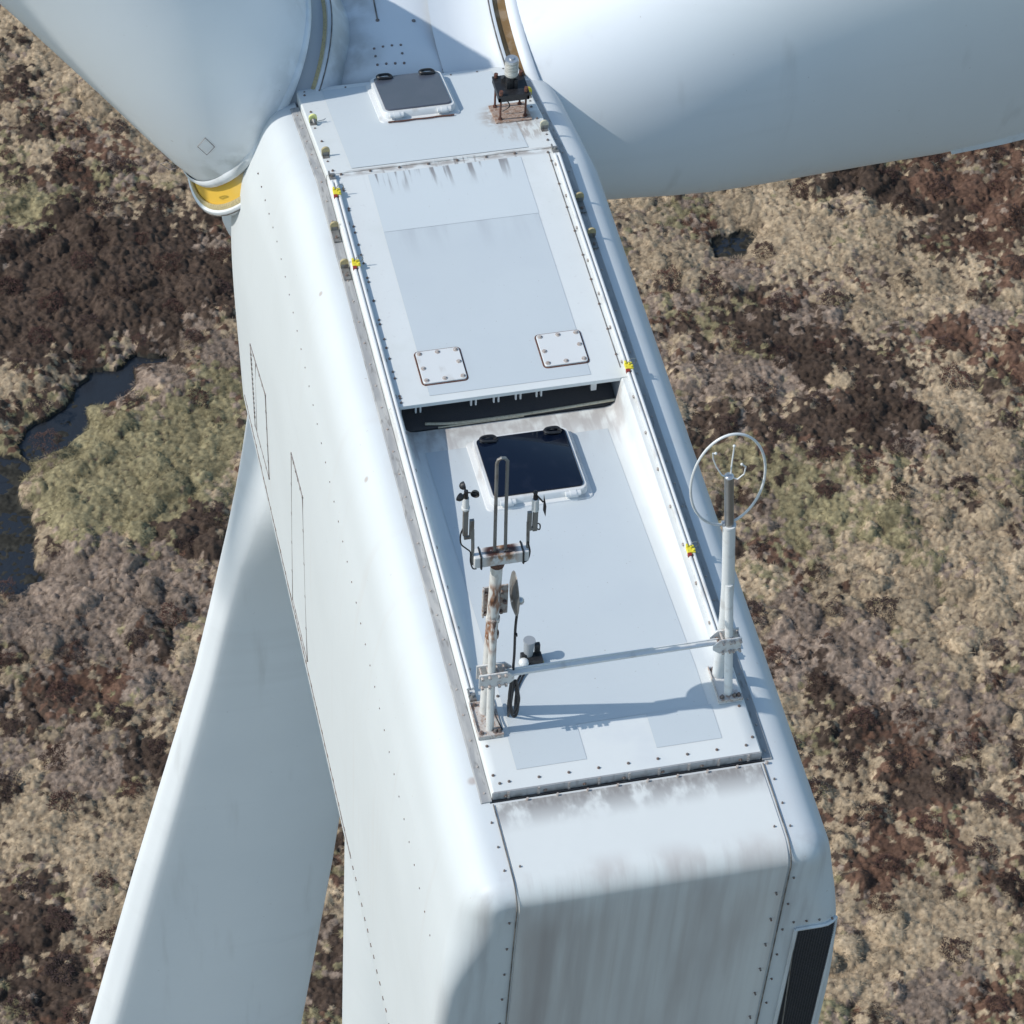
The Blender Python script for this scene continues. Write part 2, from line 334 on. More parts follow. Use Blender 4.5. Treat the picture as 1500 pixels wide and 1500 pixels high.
for s in (-1, 1):
    for y in (-.2, -.42, -.63): mb.cyl((s * 1.045, y, -.088), (s * 1.045, y, -.074), .009, .007, 8)
    mb.cyl((s * .93, -.62, -.086), (s * .93, -.62, -.066), .009, .007, 8)
    for k in range(11):
        z = -.42 - k * .36; mb.cyl((s * 1.045, rear_y(z) + .004, z), (s * 1.045, rear_y(z) - .012, z), .010, .008, 8)
        if s > 0: mb.cyl((s * .93, rear_y(z) + .004, z - .16), (s * .93, rear_y(z) - .020, z - .16), .009, .007, 8)
for k in range(4):
    z = -1.06 - .012 * k; mb.cyl((1.12 + .1 * k, rear_y(z) + .004, z), (1.12 + .1 * k, rear_y(z) - .012, z), .011, .008, 8)
for k in range(40):  # screws along the side bodyline
    y = -.3 + k * .205
    if y > 8.0: break
    z = lerp(-1.2, -.62, (y + .3) / 7.9); zz = z; x = side_x(z, y); X, Z = x, z + roofz(y) * .8
    for s in (-1, 1): mb.cyl((s * (X - .012), y, Z), (s * (X + .005), y, Z), .0085, .007, 6)
obj('screws', mb, 'bolt', nac, stuff=True)
# side joint low down with its row of rivets, on both sides
for s in (-1, 1):
    mb = MB(); mb.tube([(s * 1.557, y, -4.08) for y in np.linspace(2.6, 8.2, 12)], .0045, 5); obj('side_joint', mb, 'faint', nac)
    mb = MB()
    for k in range(62):
        y = -.2 + k * .135; mb.box((s * 1.556, y, -4.08 + .02 * (k % 2)), (.012, .035, .012))
    obj('rivets', mb, 'bolt', nac, stuff=True)
# two flush service doors on the left flank
def side_door(pts, rungs):
    mb = MB(); n = [(-side_x(z, y) - .003, y, z) for y, z in pts]; b = [(-1.5, y, z) for y, z in pts]; mb.hexa(b + n)
    d = obj('side_door', mb, 'shell', nac, smooth=0)
    P = [(-side_x(z, y) - .003, y, z) for y, z in pts]; q = []
    for i in range(4):
        a = Vector(P[i]); b2 = Vector(P[(i + 1) % 4]); q += [a.lerp(b2, t) for t in (0, .2, .4, .6, .8)]
    mb = MB(); mb.tube(q, .0065, 5, True)
    for p in q: mb.box(p, (.014, .022, .024))
    obj('door_joint', mb, 'faint', d)
    if rungs:
        mb = MB(); a, b2, c, e = [Vector(p) for p in P]
        for k in range(14): mb.box(a.lerp(e, .08 + .06 * k) + Vector((-.004, -.03, 0)), (.014, .02, .03))
        mb.tube([a.lerp(b2, .35), e.lerp(c, .12)], .006, 5)
        obj('door_hinge', mb, 'faint', d)
side_door([(7.40, -2.62), (6.71, -2.58), (6.67, -3.63), (7.44, -3.72)], True)
side_door([(5.41, -2.0), (4.86, -1.96), (4.70, -3.92), (5.46, -3.95)], False)

# intake grille at the right end of the rear face
g0, g1, gt, gb = 1.15, 1.53, -1.16, -3.9
gr = MB()
def gp(x, z, d): # point on the rounded rear corner, d metres proud
    r = rrad(z); e = side_x(z, 0) - x; b = max(0.0, min(1.0, (r - e) / r)); return (x + d * b * .8, rear_y(z) + r - r * math.sqrt(1 - b * b) - d * math.sqrt(1 - b * b), z)
zs = list(np.linspace(gt, gb, 12)); xs = [g0, 1.22, 1.28, 1.34, 1.39, 1.43, 1.46]
mb = MB(); mb.loft([[gp(x, z, .004) for x in xs] for z in zs], False)
gback = obj('vent_grille', mb, 'void', nac, smooth=60)
mb = MB()
for x in np.arange(g0 + .02, 1.46, .021): mb.tube([gp(x, z, .014) for z in zs], .0028, 4)
for z in np.arange(gb, gt, .021): mb.tube([gp(x, z, .016) for x in xs], .0028, 4)
obj('wire_mesh', mb, 'mesh', gback, smooth=0, stuff=True)
mb = MB()
mb.tube([gp(x, gt, .012) for x in xs], .016, 6); mb.tube([gp(g0, z, .012) for z in zs], .016, 6); mb.tube([gp(1.46, z, .012) for z in zs], .016, 6)
obj('grille_frame', mb, 'shell', gback)
mb = MB(); mb.tube([gp(g0 + .005, gt - .28, .02), gp(g0 + .03, gt - .8, .022), gp(g0 + .09, gt - 2.2, .02)], .006, 6); obj('grille_wire', mb, 'galv', gback)

# ---------------------------------------------------------------- roof deck
def fz(y): return -.31 * max(0.0, min(1.0, (y - .86) / 3.03))
yd = [0, .2, .5, .86] + list(np.linspace(1.1, 3.885, 12)); rings = []
for y in yd:
    d = -fz(y); e = min(.01, d)
    rings.append([(x, y, z) for x, z in ((-1, -.085), (-1, -.012), (-.988, 0), (-.925, 0), (-.915, -e), (-.89, -.55 * d), (-.865, -.86 * d), (-.83, -.97 * d), (-.78, -d), (.76, -d), (.81, -.97 * d), (.845, -.86 * d), (.862, -.55 * d), (.885, -e), (.895, 0), (.988, 0), (1, -.012), (1, -.085))])
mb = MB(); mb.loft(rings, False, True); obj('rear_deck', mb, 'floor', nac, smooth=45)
def slab(y0, y1, lift, steps, rearlip, frontcap):
    mb = MB(); rr = []
    for y in np.linspace(y0, y1, steps):
        z = roofz(y) + lift; rr.append([(x, y, z + dz) for x, dz in ((-1, -.085 - lift), (-1, -.012), (-.988, 0), (.988, 0), (1, -.012), (1, -.085 - lift))])
    mb.loft(rr, False, False, frontcap)
    if rearlip: mb.add([(-.98, y0, 0), (.98, y0, 0), (.98, y0, -.035), (-.98, y0, -.035), (-.98, y0 + .95, -.035), (.98, y0 + .95, -.035)], [(0, 1, 2, 3), (3, 2, 5, 4)])
    else: mb.add([(-.988, y0, roofz(y0) + lift), (.988, y0, roofz(y0) + lift), (.988, y0, roofz(y0) - .03), (-.988, y0, roofz(y0) - .03)], [(0, 1, 2, 3)])
    return mb
obj('roof_panel', slab(3.89, 6.69, 0, 8, True, False), 'deck', nac, smooth=30, label='flat middle roof panel between the step and the fold')
obj('roof_panel', slab(6.672, 8.236, .006, 6, False, True), 'deck', nac, smooth=30, label='front roof panel sloping down towards the rotor')
# outlet slot under the step
mb = MB(); mb.add([(-.9, 3.89, -.325), (.87, 3.89, -.325), (.87, 4.8, -.33), (-.9, 4.8, -.33), (-.9, 4.8, -.03), (.87, 4.8, -.03)], [(0, 1, 2, 3), (3, 2, 5, 4)]); duct = obj('outlet_slot', mb, 'void', nac, smooth=0)
mb = MB(); mb.hexa([(.87, 3.89, -.325), (.89, 3.89, -.325), (.89, 4.8, -.325), (.87, 4.8, -.325), (.875, 3.89, -.036), (.895, 3.89, -.036), (.895, 4.8, -.036), (.875, 4.8, -.036)])
obj('slot_cheek', mb, 'grey', duct, smooth=0); mb = MB(); mb.hexa([(-.92, 3.89, -.325), (-.90, 3.89, -.325), (-.90, 4.8, -.325), (-.92, 4.8, -.325), (-.92, 3.89, -.036), (-.90, 3.89, -.036), (-.90, 4.8, -.036), (-.92, 4.8, -.036)]); obj('slot_cheek', mb, 'grey', duct, smooth=0)
mb = MB(); mb.hexa([(-.88, 3.90, -.318), (.865, 3.90, -.318), (.865, 4.16, -.318), (-.88, 4.16, -.318), (-.88, 3.90, -.30), (.865, 3.90, -.30), (.865, 4.16, -.255), (-.88, 4.16, -.255)]); obj('foam_strip', mb, 'foam', duct, smooth=0)
mb = MB(); mb.tube(spline([(-.70, 3.93, -.275), (-.45, 3.905, -.285), (0, 3.90, -.285), (.4, 3.90, -.275), (.864, 3.905, -.262)], 6), .012, 8); mb.tube([(-.60, 3.89, -.296), (.1, 3.892, -.296)], .007, 6); obj('drip_pipe', mb, 'cream', duct)
for x, wd in ((-.75, 0), (-.30, 0), (-.115, 0), (.065, 0), (.235, 0), (.685, 1)):
    mb = MB()
    if wd: mb.box((x, 3.98, -.11), (.045, .03, .15))
    else:
        for s in (-.019, .019): mb.box((x + s, 3.98, -.105), (.013, .03, .14))
    obj('slot_strut', mb, 'white_metal', duct, smooth=0)
mb = MB()
for k in range(26): mb.box((-.85 + k * .066 + random.uniform(-.02, .02), 4.5 + random.uniform(-.1, .1), -.25), (random.uniform(.02, .07), .05, random.uniform(.04, .13)))
obj('slot_clutter', mb, 'void', duct, stuff=True)

# anti-slip coatings, thin sheets on the panels
def sheet(x0, x1, y0, y1, zf, m, steps=2):
    mb = MB(); rr = []
    for y in np.linspace(y0, y1, steps): rr.append([(x, y, zf(y) + (.0005 if x in (x0, x1) and 0 else .003)) for x in (x0, x1)])
    mb.loft(rr, False); return obj('anti_slip_coat', mb, m, nac, smooth=0)
sheet(-.66, .655, 3.965, 5.89, lambda y: 0, 'slip'); sheet(-.66, .66, 5.893, 6.61, lambda y: 0, 'slip2')
sheet(-.78, .75, 6.72, 8.17, lambda y: roofz(y) + .006, 'slip2')
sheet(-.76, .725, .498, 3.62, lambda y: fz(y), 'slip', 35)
sheet(-.785, -.265, .17, .497, lambda y: 0, 'slip'); sheet(.256, .745, .175, .497, lambda y: 0, 'slip')

# rubber edge seals beside the deck
for s in (-1, 1):
    mb = MB(); rr = []
    for y in list(np.linspace(-.02, 6.685, 6)) + [7.2, 7.7, 8.05]:
        z = roofz(y) - .072; rr.append([(s * 1.004, y, z), (s * 1.075, y, z - .004), (s * 1.084, y, z - .016), (s * 1.084, y, z - .05), (s * 1.004, y, z - .05)])
    mb.loft(rr, True, True, True); sl_ = obj('edge_seal', mb, 'gasket', nac, smooth=30)
    mb = MB()
    for k in range(33):
        y = .06 + k * .245; z = roofz(y) - .074; mb.cyl((s * 1.045, y, z - .004), (s * 1.045, y, z + .008), .009, .007, 8)
    obj('seal_screws', mb, 'palebolt', sl_, stuff=True)
# deck screws
mb = MB(); mb2 = MB()
def screw(x, y, z=None, m=None, r=.0092):
    z = (roofz(y) if y > 3.9 else 0) if z is None else z
    (m or mb).cyl((x, y, z - .002), (x, y, z + .006), r * 1.25, r * 1.25, 8); (m or mb).cyl((x, y, z + .006), (x, y, z + .015), r * .75, r * .6, 6)
for x in np.linspace(-.86, .90, 9): screw(x, .075)
for p in ((-.962, .15), (-.95, .42), (.965, .14), (.945, .44), (-.93, .07)): screw(*p)
for x in list(np.linspace(-.80, .86, 8)) + [-.93]: screw(x, 8.185)
for y in (6.72, 7.25, 7.8, 8.12): screw(-.94, y, roofz(y) + .006)
for y in (6.80, 7.2, 7.42, 7.9): screw(.94, y, roofz(y) + .006)
for x in np.linspace(-.88, .62, 7): screw(x, 6.657, .001)
screw(-.965, 6.66); screw(.955, 6.64); screw(.90, 6.62)
for k in range(21): screw(-.895, .98 + k * .275 if k * .275 > 2.95 else 3.93, 0, None, .0085)
for k in range(12): screw(-.893, 3.98 + k * .225, 0, None, .0085)
for k in range(9): screw(.905, 4.15 + k * .295, 0, None, .0085)
for x, y in ((-.691, 1.011), (-.775, .862)): screw(x, y, fz(y))
obj('deck_screws', mb, 'bolt', nac, stuff=True)
mb = MB(); mb.tube([(.905, y, .0015) for y in np.linspace(4.0, 6.63, 8)], .004, 5); obj('panel_joint', mb, 'seam', nac)
mb = MB(); mb.box((0, -.003, -.0445), (1.99, .006, .081)); obj('rear_flange', mb, 'flange', nac, smooth=0, bevel=.002)  # face plate added to carry the painted shade and grime
# rear flange fixings
mb = MB()
for k, x in enumerate(np.linspace(-.86, .92, 9)):
    mb.cyl((x + .11, -.05, -.095), (x + .11, -.05, -.060), .013, .010, 10)
    mb.box((x - .02, -.006, -.045), (.016, .012, .075))
obj('flange_clips', mb, 'palebolt', nac, stuff=True)
mb = MB()
for k, x in enumerate(np.linspace(-.9, .84, 7)):
    mb.cyl((x, .002, -.052), (x, -.010, -.052), .017, .015, 10); mb.cyl((x, -.010, -.052), (x, -.016, -.052), .008, .007, 8)
obj('flange_grommets', mb, 'bolt', nac, stuff=True)
mb = MB(); mb.tube([(x, -.016 + .004 * math.sin(x * 9), -.086) for x in np.linspace(-1, 1, 30)], .009, 6); obj('flange_seal', mb, 'black', nac)

# access covers
for cx, cy2 in ((-.505, 4.27), (.489, 4.285)):
    mb = MB(); o2 = rrect(.355, .36, .025, 3)
    mb.loft([[(cx + x, cy2 + y, .003) for x, y in o2], [(cx + x, cy2 + y, .016) for x, y in o2], [(cx + x * .985, cy2 + y * .985, .019) for x, y in o2]], True, False, True)
    ac = obj('access_cover', mb, 'white_metal', nac, smooth=30)
    mb = MB(); o3 = rrect(.37, .375, .03, 3); mb.tube([(cx + x, cy2 + y, .004) for x, y in o3], .006, 5, True); obj('cover_seal', mb, 'rust', ac)
    for x, y in ((-1, -1), (0, -1), (1, -1), (1, 0.1), (1, 1), (0, 1), (-1, 1), (-1, -.1)):
        mb = MB(); px, py = cx + x * .148, cy2 + y * .15; mb.cyl((px, py, .017), (px, py, .024), .022, .02, 10); mb.cyl((px, py, .024), (px, py, .034), .012, .010, 6); obj('bolt', mb, 'palebolt', ac)

# roof hatches
def hatch(o, ex, ey, gw, gd, gm, label, red):
    o = Vector(o); ex = Vector(ex).normalized(); ey = Vector(ey).normalized(); n = ex.cross(ey)
    P = lambda x, y, z: o + ex * x + ey * y + n * z
    base = rrect(gw + .125, gd + .13, .05); fo = rrect(gw + .058, gd + .07, .06); fi = rrect(gw - .01, gd - .01, .04)
    mb = MB(); mb.loft([[P(x * 1.03, y * 1.03, -.02) for x, y in base], [P(x, y, .010) for x, y in base], [P(x * .93, y * .93, .018) for x, y in base]], True, False, True)
    h = obj('roof_hatch', mb, 'white_metal', nac, smooth=40, label=label)
    mb = MB(); mb.loft([[P(x, y, .016) for x, y in fo], [P(x, y, .064) for x, y in fo], [P(x * .98, y * .98, .076) for x, y in fo], [P(x, y, .076) for x, y in fi], [P(x, y, .03) for x, y in fi]], True)
    obj('hatch_frame', mb, 'white_metal', h, smooth=40)
    gl = rrect(gw, gd, .045); mb = MB(); mb.loft([[P(x, y, .06) for x, y in gl], [P(x, y, .088) for x, y in gl], [P(x * .985, y * .985, .092) for x, y in gl]], True, True, True); obj('hatch_pane', mb, gm, h, smooth=30)
    for s in (-1, 1):
        mb = MB(); cx = s * (gw / 2 - .10); pts = spline([P(cx + .062, gd / 2 - .030, .10), P(cx + .03, gd / 2 - .015, .115), P(cx - .04, gd / 2 - .018, .118), P(cx - .068, gd / 2 - .042, .116), P(cx - .04, gd / 2 - .068, .114), P(cx + .055, gd / 2 - .064, .10)], 4)
        mb.tube(pts, .0125, 8); mb.cyl(P(cx + .06, gd / 2 - .04, .088), P(cx + .05, gd / 2 - .035, .108), .016); mb.cyl(P(cx - .06, gd / 2 - .05, .088), P(cx - .05, gd / 2 - .042, .112), .016)
        obj('handle', mb, 'black', h)
        mb = MB(); cx = s * gw * .36; mb.cyl(P(cx - .06, -gd / 2 - .05, .058), P(cx + .06, -gd / 2 - .05, .058), .023, .023, 14); mb.cyl(P(cx - .025, -gd / 2 - .05, .058), P(cx + .025, -gd / 2 - .05, .058), .028, .028, 14)
        mb.box(P(cx, -gd / 2 - .03, .03), (.09, .05, .05)); obj('hinge', mb, 'white_metal', h)
    if red:
        mb = MB(); mb.tube([P(x, -gd / 2 - .083 - .004 * math.sin(x * 30), .012) for x in np.linspace(-gw / 2, gw / 2, 16)], .007, 6); obj('sealant_line', mb, 'rust', h)
sy = math.cos(math.atan(.2534)); sz = -math.sin(math.atan(.2534))
hatch((-.035, 7.815, roofz(7.815) + .009), (1, 0, 0), (0, sy, sz), .58, .64, 'glass1', 'grey hazed roof hatch on the front slope beside the obstruction lamp', True)
fs = -.31 / 3.03; k = math.hypot(1, fs)
hatch((0, 3.25, fz(3.25) + .006), (1, 0, 0), (0, 1 / k, fs / k), .72, .70, 'glass2', 'dark navy roof hatch in the recessed deck behind the step', False)

# guide rails with their yellow runners
for s, y0, y1, runs in ((-1, .89, 6.60, (6.40, 5.52)), (1, 1.0, 6.60, (3.96, 1.96))):
    mb = MB(); x = s * .962
    mb.box((x, (y0 + y1) / 2, .012), (.056, y1 - y0, .018))
    for e in (-.017, .017): mb.tube([(x + e, y, .034) for y in np.linspace(y0 + .05, y1 - .05, 6)], .0135, 8)
    rl = obj('guide_rail', mb, 'white_metal', nac, label='white guide rail along the left deck edge' if s < 0 else 'white guide rail along the right deck edge')
    for y in (y0 - .02, y1 + .02):
        mb = MB(); mb.box((x, y, .018), (.05, .07, .028)); mb.cyl((x, y, .03), (x, y, .055), .016, .012, 8); mb.box((x - .02, y + .03, .03), (.012, .05, .03)); obj('rail_stop', mb, 'galv', rl)
    mb = MB()
    for k in range(14): mb.box((x - s * .034, y0 + .25 + k * (y1 - y0 - .4) / 13, .014), (.016, .02, .016))
    obj('rail_clips', mb, 'palebolt', rl, stuff=True)
    for y in runs:
        mb = MB(); mb.box((x, y, .042), (.064, .075, .03)); mb.box((x - .022, y + .03, .062), (.018, .03, .02)); mb.box((x + .02, y - .02, .064), (.02, .022, .022)); mb.box((x + .005, y + .01, .066), (.018, .02, .018))
        rn = obj('rail_runner', mb, 'yellow', rl, smooth=0, bevel=.005)
        mb = MB(); mb.box((x - .02, y - .052, .045), (.03, .025, .03)); obj('runner_stop', mb, 'red', rn)
        mb = MB(); mb.tube([(x + .03 + .03 * math.cos(a), y + .01 * 1, .085 + .032 * math.sin(a)) for a in np.linspace(0, 2 * math.pi, 13)[:-1]], .0035, 5, True); obj('wire_ring', mb, 'steel', rn)

# plastic anchor tabs on little grey feet
tabs = [(-.955, 7.60, roofz(7.6) + .006, 'paleyellow', 1), (-.952, 6.99, roofz(6.99) + .006, 'tan', 1), (.955, 7.63, roofz(7.63) + .006, 'yellow', 1), (.955, 7.0, roofz(7.0) + .006, 'cream', 1),
        (-1.045, 6.06, -.068, 'tan', 0), (-1.045, 5.60, -.068, 'tan', 0), (1.045, 6.045, -.068, 'tan', 0), (1.045, 5.60, -.068, 'tan', 0)]
for x, y, z, m, big in tabs:
    mb = MB(); mb.box((x, y - .07, z + .006), (.058, .15, .010)); mb.box((x, y - .005, z + .025), (.058, .012, .045)); tb = obj('anchor_tab', mb, 'galv', nac, smooth=0, label={'paleyellow': 'bleached yellow tab at the front left corner', 'yellow': 'bright yellow tab by the lamp stand'}.get(m))
    mb = MB(); n = 14; pr = []
    for yy in (y - .006, y + .012):
        pr.append([(x - .034, yy, z + .012), (x + .034, yy, z + .012)] + [(x + .036 * math.cos(a), yy, z + .062 + .036 * math.sin(a)) for a in np.linspace(0, math.pi, n)])
    mb.loft(pr, True, True, True); obj('tab_lug', mb, m, tb, smooth=30)
    mb = MB(); mb.cyl((x, y - .10, z + .01), (x, y - .10, z + .03), .014, .010, 6); obj('bolt', mb, 'bolt', tb)
    if m == 'paleyellow':
        mb = MB(); mb.cyl((x, y - .02, z + .05), (x + .0, y - .06, z + .05), .02, .006, 8); mb.tube([(x + .02, y - .02, z + .03), (x + .09, y - .015, z + .035), (x + .11, y - .005, z + .04)], .004, 5); obj('hook', mb, 'steel', tb)
# ================================================================ rotor: spinner, root collars, three blades
RC = Vector((0, 9.0, -1.75)); TILT = R(3); YAW = R(-5); BETA = R(2)
def rw(p):  # rotor coordinates (x right, y upwind, z up) to the world
    x, y, z = p; y, z = y * math.cos(TILT) - z * math.sin(TILT), y * math.sin(TILT) + z * math.cos(TILT)
    return (x * math.cos(YAW) - y * math.sin(YAW) + RC.x, x * math.sin(YAW) + y * math.cos(YAW) + RC.y, z + RC.z)
rot = thing('rotor', 'white three bladed rotor with rounded spinner in front of the nacelle', 'rotor', tuple(RC))
SP = [(-.72, 1.2), (-.66, 1.38), (-.5, 1.47), (-.2, 1.5), (.5, 1.5), (1.0, 1.42), (1.5, 1.15), (1.85, .75), (2.0, .3), (2.03, .01)]
SPs = [(p.x, p.y) for p in spline([Vector((a, b, 0)) for a, b in SP], 4)]
mb = MB(); bulge = lambda a, y: 1 + .15 * sstep(.55, 0, min(abs(a - R(245)), abs(a - R(125)))) * sstep(-.75, -.4, y) * sstep(1.4, .6, y)
mb.loft([[rw((rr * bulge(a, y) * math.sin(a), y, rr * bulge(a, y) * math.cos(a))) for a in np.linspace(0, 2 * math.pi, 73)[:-1]] for y, rr in SPs], True, True, True)
obj('spinner', mb, 'spin', rot, smooth=60)
def on_spin(x, y, lift=0):
    a, b = x, y - 9
    for _ in range(6):
        q = float(np.interp(b, [u[0] for u in SPs], [u[1] for u in SPs])) + lift; p = rw((a, b, math.sqrt(q * q - a * a))); a += x - p[0]; b += y - p[1]
    return Vector(rw((a, b, math.sqrt(q * q - a * a))))
mb = MB()
for x, y in [(-.234, 8.565), (-.154, 8.567), (-.074, 8.564), (.005, 8.557), (-.0, 8.463), (-.001, 8.368), (-.08, 8.376), (-.158, 8.387), (-.236, 8.395), (-.238, 8.481), (.359, 8.5), (.428, 8.472), (.483, 8.436), (.552, 8.407), (.546, 8.319), (.476, 8.254), (.413, 8.279), (.345, 8.308), (.352, 8.404), (-.14, 8.899), (.179, 8.847), (.482, 8.762), (-.30, 8.25), (.15, 8.30), (.15, 9.17), (.5, 9.1)]:
    big = y > 8.7; mb.cyl(on_spin(x, y, -.03), on_spin(x, y, .005), .020 if big else .0125, .018 if big else .0115, 10)
obj('spinner_bolts', mb, 'bolt', rot, stuff=True)
mb = MB(); mb.tube([on_spin(lerp(-.117, -.14, t), lerp(9.3, 8.9, t), .002) for t in np.linspace(0, 1, 4)], .008, 6); obj('spinner_joint', mb, 'seam', rot); mb = MB(); mb.tube([on_spin(lerp(.457, .482, t), lerp(9.3, 8.76, t), .002) for t in np.linspace(0, 1, 4)], .008, 6)
obj('spinner_joint', mb, 'seam', rot)
KA = [1.66, 3, 5, 8, 12, 18, 28, 41]
BL_ = [(-56.3, [1.05, .50, -.22, .1, .4, .6, .5, .1], [1.05, 1.85, 2.45, 2.8, 2.6, 2.1, 1.2, .25], 'pale blade pointing up left over the moor', 13, 1.8, 6.5, 0),
       (66.4, [1.05, 1.0, .92, .86, .8, .7, .5, .1], [1.32, 2.12, 2.86, 3.1, 2.7, 2.1, 1.2, .25], 'blade pointing right with its rear face in shade', 0, 1.8, 6.0, 0),
       (187.3, [1.05, 1.0, .9, .83, .97, 1.07, .7, .15], [1.05, .86, .91, 1.04, 1.42, 1.92, 1.2, .25], 'blade hanging down on the left with a bright sunlit edge', 14, 3.4, 7.0, .075)]
def prof_(s, K):
    acc = 0; 
    for d in (-.7, -.35, 0, .35, .7): acc += np.interp(max(1.66, s + d * min(1, (s - 1.66) / 1.5)), KA, K)
    return float(acc / 5)
SS = [1.6, 1.9, 2.2, 2.6, 3, 3.5, 4, 4.6, 5.2, 6, 7, 8, 9.2, 10.5, 12, 13.5, 15, 17, 19, 22, 25, 29, 33, 37, 40, 41]
def bframe(ang):
    A = R(ang); return Vector((math.sin(A), 0, math.cos(A))), Vector((math.cos(A), 0, -math.sin(A))), Vector((0, 1, 0))
for ang, KLE, KTE, lab, pit, f0, f1, chm in BL_:
    BETA = R(pit); n, t, yv = bframe(ang); te = math.cos(BETA) * t - math.sin(BETA) * yv; nn = math.sin(BETA) * t + math.cos(BETA) * yv
    NV = 72
    def section(s):
        a, b = prof_(s, KLE), prof_(s, KTE); bl = sstep(f0, f1, s); tk = lerp(2.1, lerp(.30, .2, sstep(6, 30, s)) * (a + b), bl); cx, hc = (b - a) / 2, (a + b) / 2; ring = []
        for k in range(NV):
            th = 2 * math.pi * k / NV; c, s_ = math.cos(th), math.sin(th)
            sh = lerp(1, .62 - .42 * c, bl)     # thin trailing edge, thick nose
            s_ = math.copysign(abs(s_) ** lerp(1, .32, bl * (chm > 0)), s_)
            off = tk / 2 * s_ * sh - bl * .035 * (a + b) * (1 - c * c)
            if bl > .02: off += .02 * bl * (1 if s_ > 0 else -1)
            if chm and c > .9: off += chm * (a + b) * (c - .9) / .10 * bl
            ring.append(rw(n * s + te * (cx + hc * c) + nn * off))
        return ring
    mb = MB(); mb.loft([section(s) for s in SS], True, True, True)
    bo = obj('blade', mb, 'blade', rot, smooth=60, label=lab)
    if 0 < ang < 100:   # pale strip along the trailing edge of the right hand blade
        fl = []
        for s in np.linspace(4.72, 16, 24):
            b = prof_(s, KTE); q = [(b - .24, -.060), (b - .02, -.095), (b - .015, -.08), (b - .24, -.045)]
            fl.append([rw(n * s + te * u + nn * v) for u, v in q])
        mb = MB(); mb.loft(fl, True, True, True); obj('trailing_edge_strip', mb, 'white_metal', bo, smooth=0)
    circ = lambda s, rr, m=64: [rw(n * s + t * (rr * math.cos(q)) + yv * (rr * math.sin(q))) for q in np.linspace(0, 2 * math.pi, m + 1)[:-1]]
    mb = MB(); mb.loft([circ(1.585, 1.0), circ(1.575, 1.055), circ(1.60, 1.075), circ(1.66, 1.07), circ(1.68, 1.045)], True); obj('root_lip', mb, 'blade', bo, smooth=60)
    rim, rr0, ec = (1.47, 1.12, 0) if ang > 0 else (1.42, 1.2, .10)
    ccirc = lambda s, rr, m=64: [rw(n * s + t * (rr * math.cos(q) - ec) + yv * (rr * math.sin(q))) for q in np.linspace(0, 2 * math.pi, m + 1)[:-1]]
    mb = MB(); mb.loft([ccirc(rim - .55, rr0 - (.2 if ec else -.15)), ccirc(rim - .42, rr0 - (.15 if ec else -.06)), ccirc(rim - .25, rr0 - (.08 if ec else 0)), ccirc(rim - .06, rr0 - .005), ccirc(rim - .02, rr0), ccirc(rim, rr0 - .015), ccirc(rim - .005, rr0 - .05), ccirc(rim - .12, rr0 - .08)], True); obj('root_collar', mb, 'spin', rot, smooth=60)
    mb = MB(); mb.tube(ccirc(rim - .03, rr0 + .002), .007, 5, True); obj('collar_seal', mb, 'seam', rot); mb = MB(); mb.tube(circ(1.583, 1.052), .007, 5, True); obj('root_seal', mb, 'seam', bo)
    mb = MB(); mb.loft([ccirc(rim - .03, rr0 - .06), circ(1.6, 1.01)], True); obj('bearing_ring', mb, 'bearing' if ang < 0 else 'resin', rot, smooth=60)
    mb = MB(); mb.loft([ccirc(rim - .02, rr0 - .03), ccirc(rim + .012, rr0 - .05), ccirc(rim + .025, rr0 - .085), ccirc(rim + .008, rr0 - .09)], True); obj('grease_ring', mb, 'tan' if ang < 0 else 'resin', rot, smooth=60)
# small marking panels by the root of the upper left blade
n, t, yv = bframe(-56.3)
mb = MB()
for s0, q0 in ((1.98, 4.55), (2.05, 4.05)):
    P = [rw(n * (s0 + ds) + (t * math.cos(q0 + dq) + yv * math.sin(q0 + dq)) * 1.068) for ds, dq in ((0, 0), (.13, .05), (.13, .17), (0, .12))]
    mb = MB(); mb.tube(P, .004, 5, True); obj('blade_marking', mb, 'faint', rot)

# ================================================================ tower
tw = thing('tower', 'white tubular steel tower rising from the moor beneath the nacelle', 'tower', (0, 4, -62.5))
mb = MB(); mb.loft([[(rr * math.cos(a), 4 + rr * math.sin(a), z) for a in np.linspace(0, 2 * math.pi, 65)[:-1]] for z, rr in ((-62.5, 2.1), (-45, 1.85), (-45, 1.87), (-44.9, 1.87), (-44.9, 1.85), (-25, 1.58), (-25, 1.6), (-24.9, 1.6), (-24.9, 1.58), (-6, 1.34), (-4.7, 1.33))], True, True, True); obj('tower_tube', mb, 'shell', tw, smooth=40)
mb = MB(); mb.cyl((0, 4, -62.6), (0, 4, -62.2), 2.7, 2.6, 48); obj('foundation_ring', mb, 'gasket', tw)
mb = MB(); mb.cyl((0, 4, -5.1), (0, 4, -4.78), 1.30, 1.36, 48); obj('yaw_ring', mb, 'gasket', tw)

